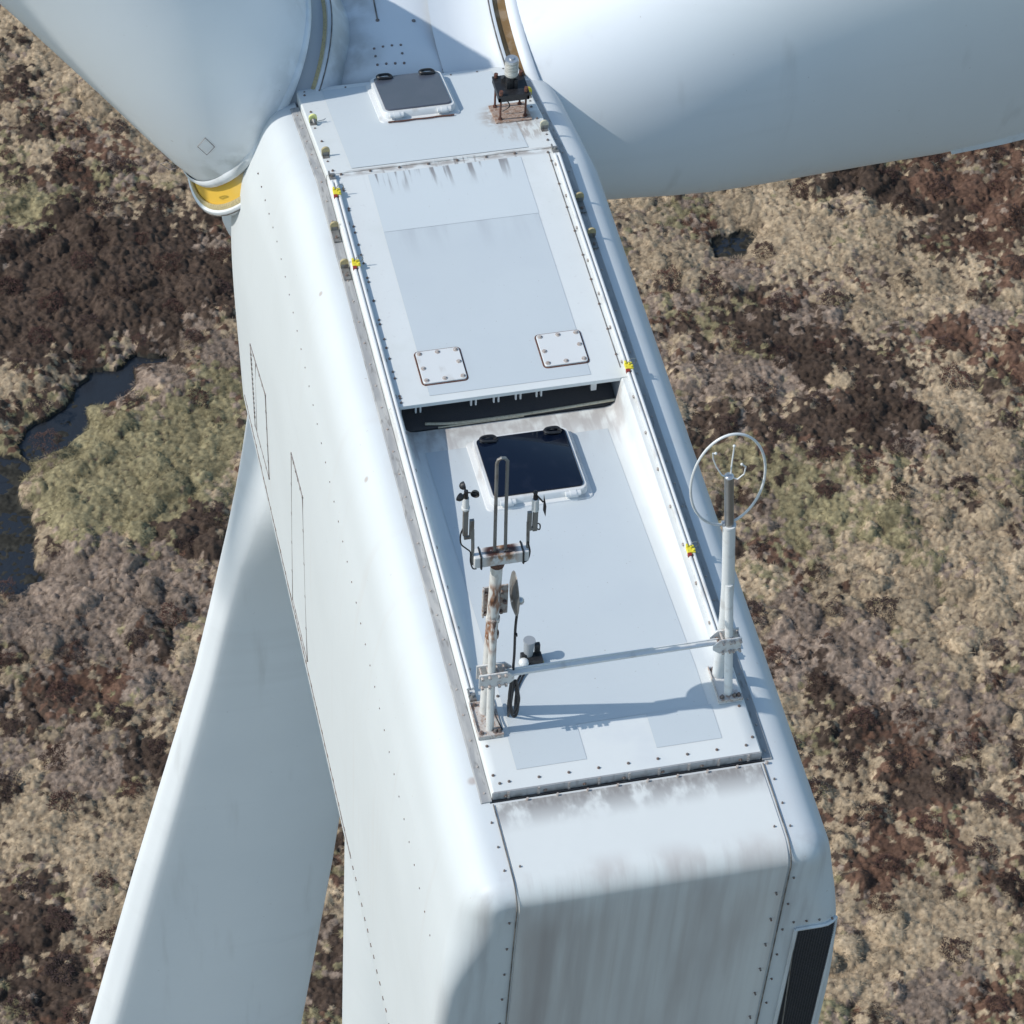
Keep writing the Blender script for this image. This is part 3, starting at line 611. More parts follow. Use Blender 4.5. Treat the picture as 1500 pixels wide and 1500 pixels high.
# ================================================================ instrument mast, left
def clampplate(mb, x0, x1, y, z0, z1, t=.012):
    mb.box(((x0 + x1) / 2, y, (z0 + z1) / 2), (x1 - x0, t, z1 - z0))
def mast(name, label, cat, base, mirror):
    return thing(name, label, cat, base)
wm = thing('instrument_mast', 'rust stained white mast carrying a crossbar, cup anemometer and wind vane', 'mast', (-.9, .6, 0))
mb = MB(); mb.tube([(-.893, .735, .01), (-.905, .615, 1.02), (-.905, .585, 1.3), (-.895, .575, 1.82)], [.046, .044, .043, .043], 18); obj('main_tube', mb, 'mast', wm)
mb = MB(); mb.tube([(-.902, .545, .01), (-.908, .545, .6), (-.908, .55, 1.16), (-.902, .562, 1.24)], .029, 14); obj('rear_strut', mb, 'mast', wm)
mb = MB()
for z in (1.05, 1.22):
    mb = MB(); mb.cyl((-.905, .592 - .02 * (z - 1.05), z - .02), (-.905, .59 - .02 * (z - 1.05), z + .02), .050, .050, 18); obj('tube_collar', mb, 'mast', wm)
pass
def baseplate(parent, xa, xb, m):
    mb = MB(); mb.box(((xa + xb) / 2, .66, .008), (xb - xa, .36, .012)); bp = obj('base_plate', mb, m, parent, smooth=0, bevel=.004)
    mb = MB(); mb.box(((xa + xb) / 2, .505, .028), (xb - xa, .05, .028)); mb.box((xa + .006, .66, .02), (.008, .34, .03)); obj('plate_angle', mb, 'plate', bp, smooth=0, bevel=.003)
    for x, y in ((xa + .03, .51), (xb - .03, .51), (xb - .06, .51), (xa + .035, .80)):
        mb = MB(); z = .014 if y > .6 else .042; mb.cyl((x, y, z), (x, y, z + .006), .019, .019, 10); mb.cyl((x, y, z + .006), (x, y, z + .026), .012, .010, 6); obj('bolt', mb, 'bolt', bp)
    return bp
baseplate(wm, -1.0, -.81, 'plate')
mb = MB(); mb.tube(spline([(-.815, .515, .045), (-.84, .66, .05), (-.855, .78, .10), (-.885, .77, .14)], 5), .006, 6); obj('earth_wire', mb, 'black', wm)
def clamp(parent, xa, xb, side):
    for y in (.508, .600):
        mb = MB(); p = [(xa, .56), (xb, .56), (xb, .70), (xa, .70)]
        e = .05
        if side > 0: pts = [(xa, .565), (xb, .565), (xb + e, .612), (xb + e, .652), (xb, .705), (xa, .705)]
        else: pts = [(xa - e, .612), (xa, .565), (xb, .565), (xb, .705), (xa, .705), (xa - e, .652)]
        mb.loft([[(x, y - .006, z) for x, z in pts], [(x, y + .006, z) for x, z in pts]], True, True, True); cp = obj('clamp_plate', mb, 'plate_clean', parent, smooth=0)
        if y < .55:
            for x in (xa + .022, xa + .075, xb - .06, xb - .012):
                for z in (.585, .685):
                    mb = MB(); mb.cyl((x, y - .02, z), (x, y + .10, z), .008, .008, 8); mb.cyl((x, y - .03, z), (x, y - .006, z), .012, .012, 6); obj('bolt', mb, 'palebolt', cp)
clamp(wm, -1.005, -.80, 1)
# mid height plate with the small dish
mb = MB(); mb.box((-.878, .655, 1.335), (.185, .012, .30)); mb.box((-.965, .645, 1.335), (.012, .03, .30)); mp = obj('mount_plate', mb, 'plate', wm, smooth=0, bevel=.003)
for x, z in ((-.945, 1.22), (-.945, 1.43), (-.835, 1.22), (-.835, 1.43), (-.81, 1.32)):
    mb = MB(); mb.cyl((x, .65, z), (x, .625, z), .015, .013, 8); obj('bolt', mb, 'bolt', mp)
ds = MB(); rr_ = []
for q, rr in ((0.0, .012), (.010, .07), (.022, .125), (.038, .17), (.044, .175), (.036, .17), (.016, .115), (.006, .04)):
    rr_.append([(-.775 + q * .9, .645 + rr * .75 * math.cos(a), 1.385 + rr * math.sin(a) * 1.12) for a in np.linspace(0, 2 * math.pi, 29)[:-1]])
ds.loft(rr_, True); dish = obj('dish', ds, 'galv', wm)
mb = MB(); mb.cyl((-.76, .62, 1.37), (-.715, .60, 1.36), .028, .022, 12); mb.sphere((-.71, .60, 1.35), .03); obj('feed_horn', mb, 'alu', dish)
mb = MB(); mb.tube(spline([(-.72, .60, 1.33), (-.738, .585, 1.1), (-.738, .58, .78), (-.748, .575, .58), (-.765, .56, .33), (-.735, .555, .14), (-.70, .56, .16), (-.695, .57, .35), (-.722, .585, .50), (-.742, .60, .2), (-.74, .66, .012)], 8), .010, 7); mb.tube(spline([(-.74, .66, .010), (-.70, .82, .010), (-.60, .98, .002), (-.50, 1.12, fz(1.12) + .03)], 6), .008, 6)
mb.tube(spline([(-.738, .578, .80), (-.742, .57, .56), (-.752, .553, .30), (-.722, .55, .165), (-.688, .565, .30), (-.715, .58, .45), (-.70, .60, .2), (-.69, .68, .010)], 8), .008, 7); mb.tube(spline([(-.69, .68, .009), (-.64, .85, .009), (-.56, 1.0, 0), (-.47, 1.12, fz(1.12) + .03)], 6), .007, 6)
mb.box((-.735, .575, 1.02), (.02, .02, .02)); obj('cable', mb, 'black', wm)
# crossbar, rod and sensors
mb = MB(); mb.box((-.875, .57, 1.90), (.385, .095, .105)); cb = obj('crossbar', mb, 'bar', wm, smooth=0, bevel=.008)
for x in (-1.02, -.725):
    mb = MB(); mb.tube([(x, .62, 1.955), (x, .518, 1.957), (x + .003, .517, 1.843), (x, .62, 1.843)], .007, 6, True); obj('cable_tie', mb, 'black', cb)
mb = MB(); mb.cyl((-.895, .573, 1.80), (-.895, .573, 1.85), .05, .06, 16); obj('weld_collar', mb, 'rust', cb)
mb = MB(); mb.tube([(-.915, .575, 1.95), (-.92, .575, 2.4), (-.925, .575, 2.82), (-.915, .575, 2.855), (-.895, .575, 2.868), (-.87, .575, 2.862), (-.852, .575, 2.83), (-.848, .575, 2.4), (-.84, .575, 1.95)], .0125, 8); obj('lightning_loop', mb, 'galv', wm, label='tall narrow bare steel loop rising from the crossbar')
def sensor_arm(xs, dirx):
    mb = MB(); mb.tube([(xs, .56, 1.86), (xs + .004, .565, 2.0), (xs + .0, .57, 2.20)], .012, 8); mb.box((xs + dirx * .008, .57, 2.22), (.030, .022, .16)); mb.box((xs + dirx * .03, .57, 2.13), (.06, .02, .022)); return mb
an = obj('anemometer', sensor_arm(-1.075, -1), 'galv', wm, label='cup anemometer on the left end of the crossbar')
mb = MB(); mb.box((-1.128, .57, 2.285), (.036, .03, .25)); mb.cyl((-1.128, .57, 2.40), (-1.128, .57, 2.43), .024); obj('sensor_post', mb, 'galv', an, smooth=0, bevel=.004)
mb = MB(); mb.cyl((-1.13, .57, 2.42), (-1.13, .57, 2.53), .026, .022, 14); mb.cyl((-1.13, .57, 2.425), (-1.13, .57, 2.44), .030, .030, 14); obj('sensor_body', mb, 'white_metal', an)
mb = MB(); mb.cyl((-1.13, .57, 2.525), (-1.13, .57, 2.60), .017, .014, 12)
for q in (100, 220, 340): mb.cyl((-1.13, .57, 2.585), (-1.13 + .06 * math.cos(R(q)), .57 + .06 * math.sin(R(q)), 2.585), .005)
obj('cup_hub', mb, 'black', an)
for q in (100, 220, 340):
    c = Vector((-1.13 + .062 * math.cos(R(q)), .57 + .062 * math.sin(R(q)), 2.585)); ax = Vector((-math.sin(R(q)), math.cos(R(q)), 0)); u = Vector((0, 0, 1)); v = ax.cross(u)
    mb = MB(); mb.loft([[c + ax * (h - .012) + (u * math.cos(a) + v * math.sin(a)) * r2 for a in np.linspace(0, 2 * math.pi, 15)[:-1]] for h, r2 in ((.036, .002), (.032, .014), (.02, .026), (0, .031), (0, .028), (.018, .022), (.03, .004))], True); obj('cup', mb, 'black', an)
mb = MB(); mb.tube(spline([(-1.135, .57, 2.25), (-1.158, .57, 2.17), (-1.155, .565, 2.08), (-1.12, .56, 2.03), (-1.09, .555, 1.99), (-1.088, .55, 1.9), (-1.075, .53, 1.85), (-1.05, .525, 1.845)], 6), .0055, 6); obj('sensor_cable', mb, 'black', an)
wv = obj('wind_vane', sensor_arm(-.690, 1), 'galv', wm, label='wind vane with a black tail on the right end of the crossbar')
mb = MB(); mb.box((-.642, .57, 2.215), (.034, .03, .21)); obj('sensor_post', mb, 'galv', wv, smooth=0, bevel=.004)
mb = MB(); mb.cyl((-.645, .57, 2.315), (-.647, .57, 2.425), .026, .024, 14); obj('sensor_body', mb, 'white_metal', wv)
mb = MB(); mb.cyl((-.647, .57, 2.42), (-.65, .57, 2.485), .018, .012, 12); mb.sphere((-.65, .57, 2.487), .017); mb.cyl((-.65, .57, 2.475), (-.60, .545, 2.41), .006)
tl = [(-.598, .54, 2.49), (-.575, .54, 2.36), (-.578, .54, 2.26), (-.598, .54, 2.33)]
mb.loft([[(x, y - .004 + (x + .6) * .3, z) for x, y, z in tl], [(x, y + .004 + (x + .6) * .3, z) for x, y, z in tl]], True, True, True); obj('vane_tail', mb, 'black', wv, smooth=0)
mb = MB(); mb.tube(spline([(-.64, .56, 2.14), (-.61, .56, 2.12), (-.61, .56, 2.17), (-.635, .56, 2.19)], 5), .005, 6); obj('sensor_cable', mb, 'black', wv); mb = MB(); mb.tube(spline([(-.69, .55, 2.02), (-.675, .54, 1.93), (-.69, .53, 1.86), (-.72, .52, 1.85)], 5), .006, 6); obj('sensor_cable', mb, 'black', wv)

# ================================================================ ring mast, right
rm = thing('ring_mast', 'clean white mast with an oval wire ring round its steel tip', 'mast', (.88, .6, 0))
mb = MB(); mb.tube([(.868, .755, .01), (.825, .63, .85), (.80, .595, 1.25), (.753, .578, 1.86)], [.047, .046, .046, .045], 18); mb.cyl((.7535, .578, 1.855), (.7525, .578, 1.875), .049, .049, 18); obj('main_tube', mb, 'white_metal', rm)
mb = MB(); mb.tube([(.889, .548, .01), (.845, .555, .65), (.80, .568, 1.25)], .031, 14); obj('rear_strut', mb, 'white_metal', rm)
baseplate(rm, .80, .985, 'plate_clean'); clamp(rm, .765, .925, -1)
mb = MB(); mb.tube([(.752, .578, 1.87), (.732, .578, 2.12), (.712, .578, 2.37)], .033, 16); st = obj('steel_tip', mb, 'steel', rm)
mb = MB(); mb.sphere((.712, .578, 2.37), .036, 14, 8, .5); obj('tip_cap', mb, 'alu', st)
for pts in ([(.69, .578, 2.37), (.66, .585, 2.385), (.62, .60, 2.46), (.595, .61, 2.53), (.585, .60, 2.60), (.605, .60, 2.595)], [(.725, .59, 2.38), (.735, .62, 2.46), (.745, .64, 2.54), (.745, .64, 2.60)], [(.735, .565, 2.365), (.765, .555, 2.355), (.81, .555, 2.40), (.815, .555, 2.47), (.785, .555, 2.50)]):
    mb = MB(); mb.tube(pts, .0055, 6); mb.sphere(pts[-1], .011, 8, 6); obj('sonic_arm', mb, 'white_metal', rm)
mb = MB(); mb.tube([(.708 + .262 * math.cos(a), .583, 2.33 + .452 * math.sin(a)) for a in np.linspace(0, 2 * math.pi, 61)[:-1]], .0095, 8, True)
obj('wire_ring', mb, 'white_metal', rm); mb = MB(); mb.cyl((.752, .585, 1.84), (.752, .585, 1.90), .020); mb.box((.735, .583, 1.885), (.07, .03, .03)); obj('ring_clip', mb, 'alu', rm)

br = thing('brace_bar', 'thin white brace bar bolted between the two deck masts', 'brace bar', (0, .555, .64))
mb = MB(); mb.hexa([(-.80, .535, .615), (.77, .535, .625), (.77, .575, .625), (-.80, .575, .615), (-.80, .535, .638), (.77, .535, .64), (.77, .575, .643), (-.80, .575, .641)]); mb.hexa([(-.80, .57, .64), (.77, .57, .64), (.77, .577, .64), (-.80, .577, .64), (-.80, .57, .658), (.77, .57, .653), (.77, .577, .653), (-.80, .577, .658)]); obj('angle_bar', mb, 'white_metal', br, smooth=0)
for x, m in ((-.795, .635), (.765, .635)):
    mb = MB(); mb.cyl((x, .52, m), (x, .6, m), .012, .012, 8); obj('end_bolt', mb, 'bolt', br)

# ================================================================ obstruction lamp and deck sensor
lz = roofz(7.35)
lamp = thing('obstruction_lamp', 'glass lamp on a black four legged stand with a rusty base', 'lamp', (.73, 7.35, lz))
sl2 = Matrix.Rotation(math.atan(-.2534), 3, 'X')
mb = MB(); mb.box((.735, 7.35, lz + .016), (.32, .34, .016), sl2); obj('base_plate', mb, 'rustplate', lamp, smooth=0, bevel=.006)
for x, y in ((.625, 7.47), (.62, 7.235), (.845, 7.47), (.845, 7.25)):
    mb = MB(); mb.cyl((x, y, roofz(y) + .012), (x, y, lz + .36), .0095, .0095, 8); mb.cyl((x, y, roofz(y) + .02), (x, y, roofz(y) + .04), .02, .018, 8); mb.cyl((x, y, lz + .33), (x, y, lz + .37), .018, .018, 8); obj('leg', mb, 'rust', lamp)
mb = MB(); mb.box((.733, 7.355, lz + .315), (.275, .275, .022))
for s in (-1, 1): mb.box((.733 + s * .125, 7.355, lz + .29), (.02, .27, .06)); mb.box((.733, 7.355 + s * .125, lz + .29), (.27, .02, .06))
mb.cyl((.70, 7.42, lz + .33), (.67, 7.42, lz + .37), .04, .02, 10); obj('platform', mb, 'black', lamp, smooth=0)
mb = MB(); mb.cyl((.733, 7.36, lz + .325), (.733, 7.36, lz + .44), .05, .045, 16); mb.box((.70, 7.31, lz + .37), (.03, .02, .1)); mb.box((.765, 7.31, lz + .37), (.03, .02, .1)); obj('lamp_foot', mb, 'black', lamp)
mb = MB(); rr_ = []
for k in range(17):
    rr_.append([(.733 + (.056 + .004 * (k % 2)) * math.cos(a), 7.36 + (.056 + .004 * (k % 2)) * math.sin(a), lz + .44 + k * .0095) for a in np.linspace(0, 2 * math.pi, 21)[:-1]])
mb.loft(rr_, True, True, True); obj('lens', mb, 'lens', lamp, smooth=20)
mb = MB(); mb.cyl((.733, 7.36, lz + .592), (.733, 7.36, lz + .612), .062, .056, 18); mb.cyl((.733, 7.36, lz + .612), (.733, 7.36, lz + .625), .02, .02, 10); obj('lamp_cap', mb, 'alu', lamp)
mb = MB(); mb.tube(spline([(.70, 7.35, lz + .30), (.69, 7.34, lz + .2), (.72, 7.32, lz + .12), (.66, 7.33, lz + .06)], 6), .006, 6); mb.tube(spline([(.74, 7.34, lz + .30), (.77, 7.32, lz + .22), (.82, 7.33, lz + .27)], 6), .006, 6); obj('lamp_wire', mb, 'black', lamp)

dsn = thing('deck_sensor', 'small grey round capped sensor in a black bracket beside the rusty mast', 'sensor', (-.46, 1.2, fz(1.2)))
z0 = fz(1.2)
mb = MB(); mb.cyl((-.475, 1.19, z0 + .05), (-.468, 1.20, z0 + .20), .034, .042, 20); mb.cyl((-.468, 1.20, z0 + .20), (-.4675, 1.2005, z0 + .212), .047, .045, 20); obj('sensor_head', mb, 'grey', dsn)
mb = MB(); mb.box((-.44, 1.16, z0 + .035), (.13, .09, .06)); mb.box((-.405, 1.20, z0 + .085), (.04, .035, .15)); mb.box((-.51, 1.18, z0 + .06), (.05, .04, .06)); obj('bracket', mb, 'black', dsn, smooth=0, bevel=.006)
mb = MB(); mb.sphere((-.52, 1.13, z0 + .05), .04, 10, 8, .8); obj('cable_gland', mb, 'white_metal', dsn)
mb = MB(); rr_ = [[(-.46 + rr * (1 + .18 * math.sin(3 * a + .5)) * math.cos(a), 1.12 + rr * (1 + .14 * math.cos(4 * a)) * math.sin(a), z0 + h) for a in np.linspace(0, 2 * math.pi, 25)[:-1]] for rr, h in ((.10, .004), (.085, .010), (.05, .012))]
mb.loft(rr_, True, False, True); obj('sealant_patch', mb, 'tan', dsn)

# ================================================================ moorland, 62 m below
GZ = -62.0
POOLS = [[[2.76, 67.0], [3.75, 66.62], [3.74, 66.26], [2.59, 66.21], [2.44, 65.13], [1.56, 64.75], [0.85, 64.63], [0.78, 63.66], [-0.14, 62.95], [-1.18, 62.61], [-1.64, 62.88], [-1.24, 64.13], [-0.43, 64.51], [0.46, 65.15], [0.7, 65.91], [1.4, 66.43], [2.35, 66.35]], [[-2.4, 63.3], [-1.5, 63.0], [-1.25, 62.3], [-1.68, 61.6], [-1.8, 60.59], [-1.43, 60.52], [-1.43, 59.44], [-1.64, 58.23], [-1.36, 57.59], [-2.0, 57.02], [-2.27, 56.95], [-2.84, 57.23], [-3.66, 57.56], [-3.3, 60.0]], [[23.25, 68.84], [23.81, 69.09], [24.41, 69.05], [24.81, 68.69], [24.36, 67.93], [23.7, 67.77], [23.02, 67.75]]]
BL= [(2.5, 82.3, 3.2, 0, 1.2), (5.0, 78.8, 2.2, 0, 1), (0.9, 81.0, 0.7, 3, 1.2), (1.8, 84.4, 1.5, 0, 1), (3.4, 75.7, 1.4, 1, 0.7), (0.1, 74.2, 1.4, 1, 0.9), (0.9, 77.3, 1.7, 3, 0.7), (4.1, 75.6, 1.0, 3, 0.6), (5.4, 72.9, 1.2, 3, 0.9), (1.6, 71.1, 3.0, 3, 1.4), (3.9, 69.3, 2.8, 3, 1.5), (6.0, 69.6, 1.4, 3, 1.3), (-0.7, 70.2, 1.8, 3, 1), (0.8, 76.6, 1.4, 0, 0.5), (5.8, 71.4, 1.2, 2, 0.6), (4.1, 67.3, 1.8, 2, 0.8), (5.5, 66.0, 1.1, 2, 0.9), (-0.2, 68.1, 1.6, 3, 1), (-1.4, 65.7, 0.9, 0, 0.6), (0.3, 66.5, 0.9, 2, 0.8), (3.1, 65.5, 1.1, 2, 1), (1.0, 61.8, 2.4, 1, 1.9), (4.2, 62.4, 1.8, 1, 1.6), (5.5, 64.7, 0.9, 1, 0.9), (2.2, 59.4, 2.4, 1, 1.6), (-0.5, 60.5, 1.1, 1, 1.5), (1.0, 63.3, 1.0, 1, 1.3), (3.6, 58.4, 1.0, 3, 2.2), (2.5, 58.5, 0.7, 3, 1.6), (-0.9, 57.3, 1.5, 2, 1.2), (1.3, 56.0, 1.9, 2, 1.2), (2.8, 55.8, 1.3, 2, 1.1), (-2.6, 55.4, 1.3, 2, 1), (-1.0, 54.5, 1.7, 2, 1), (-2.2, 52.0, 1.9, 3, 0.8), (-0.6, 52.7, 1.3, 4, 1.2), (1.3, 52.7, 1.3, 2, 0.9), (0.8, 49.5, 1.1, 3, 1.4), (-1.7, 49.7, 1.8, 2, 0.9), (-2.8, 47.3, 2.0, 0, 0.9), (-1.1, 46.5, 1.6, 0, 0.8), (-3.1, 44.4, 1.2, 3, 1.1), (-1.8, 43.6, 1.2, 0, 0.7), (-3.1, 41.7, 1.7, 3, 1.3), (-3.4, 48.5, 0.8, 3, 0.5), (5.3, 45.3, 0.6, 3, 0.8), (5.1, 43.3, 0.8, 0, 0.8), (4.8, 41.6, 0.8, 3, 1), (4.3, 40.0, 0.8, 3, 1.2), (20.7, 70.4, 1.4, 0, 1), (21.0, 67.6, 1.7, 0, 0.9), (22.4, 69.4, 1.4, 1, 0.7), (25.1, 70.4, 1.7, 0, 1.1), (25.7, 67.8, 1.9, 0, 1.2), (23.7, 66.7, 1.2, 2, 0.8), (19.7, 65.4, 1.4, 2, 0.9), (29.7, 70.6, 2.2, 3, 1.3), (32.8, 70.8, 2.7, 4, 1.3), (33.9, 67.7, 1.7, 4, 1.2), (28.7, 71.5, 1.2, 3, 1), (30.7, 67.9, 1.9, 3, 0.7), (28.9, 67.9, 1.7, 0, 1), (32.4, 65.5, 1.2, 4, 1), (30.9, 64.7, 1.4, 0, 0.8), (23.1, 64.5, 1.6, 3, 1.1), (25.0, 62.8, 1.6, 3, 1.1), (27.1, 60.1, 2.1, 3, 1.4), (25.5, 58.8, 1.4, 3, 1.2), (23.3, 61.8, 1.6, 2, 0.9), (20.8, 62.2, 1.4, 2, 1), (21.1, 64.1, 0.9, 3, 0.7), (30.1, 62.1, 1.6, 4, 1.2), (31.6, 60.5, 1.2, 4, 1), (26.1, 64.9, 1.4, 2, 0.8), (28.3, 64.2, 1.6, 0, 0.9), (29.2, 60.7, 1.2, 0, 1.3), (29.1, 58.7, 1.3, 0, 1.3), (29.4, 56.8, 1.4, 0, 1), (23.8, 59.1, 1.1, 3, 1.1), (21.3, 59.5, 0.9, 3, 0.9), (27.1, 57.8, 0.9, 2, 0.8), (22.7, 56.8, 1.8, 1, 0.8), (24.4, 54.9, 2.2, 1, 0.8), (27.6, 54.0, 2.2, 0, 0.9), (26.1, 52.8, 2.2, 1, 0.7), (28.0, 51.6, 2.0, 0, 0.9), (21.9, 53.9, 1.3, 1, 0.6), (23.7, 52.4, 1.7, 0, 0.8), (25.1, 51.0, 1.5, 0, 0.9), (21.8, 55.4, 0.9, 2, 0.7), (21.4, 58.0, 1.1, 1, 0.8), (21.0, 50.9, 1.3, 2, 1), (22.9, 49.7, 1.9, 2, 0.8), (21.1, 48.9, 1.3, 3, 0.5), (26.1, 49.1, 1.9, 0, 0.8), (24.1, 47.8, 1.5, 2, 0.8), (26.3, 46.2, 1.7, 2, 0.7), (20.7, 47.3, 1.3, 0, 0.6), (22.0, 46.5, 1.7, 3, 0.8), (23.3, 45.7, 1.7, 4, 0.9), (25.5, 44.5, 1.5, 0, 0.8), (23.3, 43.6, 1.4, 3, 0.9), (21.3, 44.0, 1.7, 0, 0.8), (24.9, 42.0, 1.4, 0, 0.9), (21.3, 41.9, 1.4, 4, 1), (23.5, 40.7, 1.6, 4, 1.1), (21.8, 39.5, 1.4, 0, 1), (20.4, 38.1, 1.4, 0, 1.1), (23.1, 38.1, 1.6, 0, 0.8), (22.9, 36.4, 1.2, 4, 0.9), (21.5, 36.9, 1.2, 2, 0.8), (24.8, 39.5, 1.0, 3, 0.9), (20.6, 40.3, 1.0, 4, 0.9)]
YA = R(14.29); cs, sn = math.cos(YA), math.sin(YA)
def lattice(x, y, seed):
    xi = np.floor(x).astype(np.int64); yi = np.floor(y).astype(np.int64)
    h = (xi * 374761393 + yi * 668265263 + seed * 1442695041) & 0x7fffffff
    h = ((h ^ (h >> 13)) * 1274126177) & 0x7fffffff; h = (h ^ (h >> 16)) & 0xffffff
    return h / float(0xffffff)
def vnoise(x, y, s, seed):
    x = x / s; y = y / s; xi = np.floor(x); yi = np.floor(y); fx = x - xi; fy = y - yi
    fx = fx * fx * (3 - 2 * fx); fy = fy * fy * (3 - 2 * fy)
    a = lattice(xi, yi, seed); b = lattice(xi + 1, yi, seed); c = lattice(xi, yi + 1, seed); d = lattice(xi + 1, yi + 1, seed)
    return (a * (1 - fx) + b * fx) * (1 - fy) + (c * (1 - fx) + d * fx) * fy
def fbm(x, y, s, seed): return .5 * vnoise(x, y, s, seed) + .3 * vnoise(x + 3.1, y - 1.7, s * .47, seed + 1) + .2 * vnoise(x - 5, y + 2, s * .21, seed + 2)
def inside(poly, x, y):  # signed distance, negative inside
    P = np.array(poly); d = np.full(x.shape, 1e9); ins = np.zeros(x.shape, bool)
    for (x0, y0), (x1, y1) in zip(P, np.roll(P, -1, 0)):
        ex, ey = x1 - x0, y1 - y0; t = np.clip(((x - x0) * ex + (y - y0) * ey) / (ex * ex + ey * ey), 0, 1)
        d = np.minimum(d, np.hypot(x - x0 - t * ex, y - y0 - t * ey))
        cond = ((y0 > y) != (y1 > y)); xx = x0 + (y - y0) * ex / (ey if ey else 1e-9); ins ^= cond & (x < xx)
    return np.where(ins, -d, d)
def muddy(x, y):
    d = np.full(x.shape, 9.0)
    for p in POOLS[1:]: d = np.minimum(d, inside(p, x, y))
    return d
def pooldist(x, y):
    d = np.full(x.shape, 9.0)
    for p in POOLS: d = np.minimum(d, inside(p, x, y))
    return d
CSP = 1.05
def clump(x, y):  # larger shrubby clumps: height, nearest random, per kind randoms
    wx = x + .5 * (vnoise(x, y, .7, 151) - .5); wy = y + .5 * (vnoise(x, y, .7, 152) - .5)
    ci = np.floor(wx / CSP); cj = np.floor(wy / CSP); h = np.zeros(x.shape); b = np.full(x.shape, 99.0); si = np.zeros(x.shape); sj = np.zeros(x.shape)
    for a in (-1, 0, 1):
        for c in (-1, 0, 1):
            i, j = ci + a, cj + c; px = (i + lattice(i, j, 201)) * CSP; py = (j + lattice(i, j, 202)) * CSP; r_ = .32 + .38 * lattice(i, j, 203); d = np.hypot(wx - px, wy - py) / r_
            h = np.maximum(h, (.08 + .42 * lattice(i, j, 204) ** 1.6) * np.sqrt(np.clip(1 - d * d, 0, 1))); m = d < b; b = np.where(m, d, b); si = np.where(m, i, si); sj = np.where(m, j, sj)
    return h, lattice(si, sj, 205), np.stack([lattice(si, sj, 210 + k) for k in range(5)], -1)
# kinds: 0 straw grass, 1 olive grass, 2 grey brown, 3 dark heather, 4 red heather
def kinds(x, y, jit):
    W = [(.55 + .5 * (fbm(x, y, 5.0, 11 + 7 * k) - .5)) * b for k, b in enumerate((1.0, .62, .95, .78, .55))]
    for bx, by, br_, k, s in BL:
        q = np.exp(-((x - bx) ** 2 + (y - by) ** 2) / (br_ * br_ * .8)); W[k] = W[k] + s * q * .85
    W = np.stack(W, -1); W += (jit - .5) * .85 + (clump(x, y)[2] - .5) * .85 + (fbm(x, y, .8, 303)[..., None] - .5) * np.array([.5, .2, .3, -.5, -.5])
    return W.argmax(-1)
# --- tussock lattice
SPC = .18
def cell_data(ci, cj):
    f = lambda s: lattice(ci, cj, s)
    px = (ci + .1 + .8 * f(1)) * SPC; py = (cj + .1 + .8 * f(2)) * SPC
    jit = np.stack([f(20 + k) for k in range(5)], -1); kd = kinds(px, py, jit)
    rr = np.array([.115, .12, .11, .125, .125])[kd] * (.65 + .8 * f(3)); hh = np.array([.07, .07, .08, .10, .095])[kd] * (.35 + 1.3 * f(4) ** 1.5)
    pd = pooldist(px, py); hh = np.where(pd < -.15, 0, hh); rr = np.where(pd < -.15, .01, rr)
    return px, py, kd, rr, hh, f(5), pd
COL = np.array([(.350, .268, .178), (.240, .203, .115), (.240, .182, .140), (.074, .051, .038), (.122, .070, .048)])
# grid: fine where the camera looks, stretching out to the horizon
S0, S1, T0, T1, ST = -23.5, 20.0, 35.0, 90.0, .050
def axis(a, b):
    core = np.arange(a, b, ST); g = 1.0; out = []; p = b; stp = ST
    while p < 3500: stp *= 1.32; p += stp; out.append(p)
    q = a; stp = ST; lo = []
    while q > -3500: stp *= 1.32; q -= stp; lo.append(q)
    return np.concatenate([lo[::-1], core, out])
sa, ta = axis(S0, S1), axis(T0, T1); nS, nT = len(sa), len(ta)
gs, gt_ = np.meshgrid(sa, ta); gs = gs.ravel(); gt_ = gt_.ravel()
gx = gs * cs + gt_ * sn; gy = -gs * sn + gt_ * cs
i0, i1 = int(min((gx[(gs > S0) & (gs < S1) & (gt_ > T0) & (gt_ < T1)]).min(), 0) / SPC) - 4, int(gx[(gs < S1) & (gt_ < T1)].max() / SPC) + 4
core = (gs > S0 - .5) & (gs < S1 + .5) & (gt_ > T0 - .5) & (gt_ < T1 + .5)
i0 = int(np.floor(gx[core].min() / SPC)) - 3; i1 = int(gx[core].max() / SPC) + 4; j0 = int(np.floor(gy[core].min() / SPC)) - 3; j1 = int(gy[core].max() / SPC) + 4
CI, CJ = np.meshgrid(np.arange(i0, i1), np.arange(j0, j1), indexing='ij')
PX, PY, KD, RR, HH, TINT, PDC = cell_data(CI, CJ)
def base_h(x, y): return .55 * fbm(x, y, 6.5, 91) + .22 * fbm(x, y, 2.2, 95) + clump(x, y)[0] * (.25 + .7 * vnoise(x, y, 4.5, 99))
H = base_h(gx, gy) * np.where(core, 1, .9)
dome = np.zeros(gx.shape); best = np.full(gx.shape, 9.0); col = np.zeros((len(gx), 3)); kk = np.zeros(gx.shape, np.int8)
ix = np.where(core)[0]; X = gx[ix]; Y = gy[ix]
wx = X + .08 * (vnoise(X, Y, .13, 51) - .5); wy = Y + .08 * (vnoise(X, Y, .13, 52) - .5)
ci = np.floor(wx / SPC).astype(int) - i0; cj = np.floor(wy / SPC).astype(int) - j0
dm = np.zeros(len(ix)); bs = np.full(len(ix), 9.0); sel = np.zeros((len(ix), 2), int)
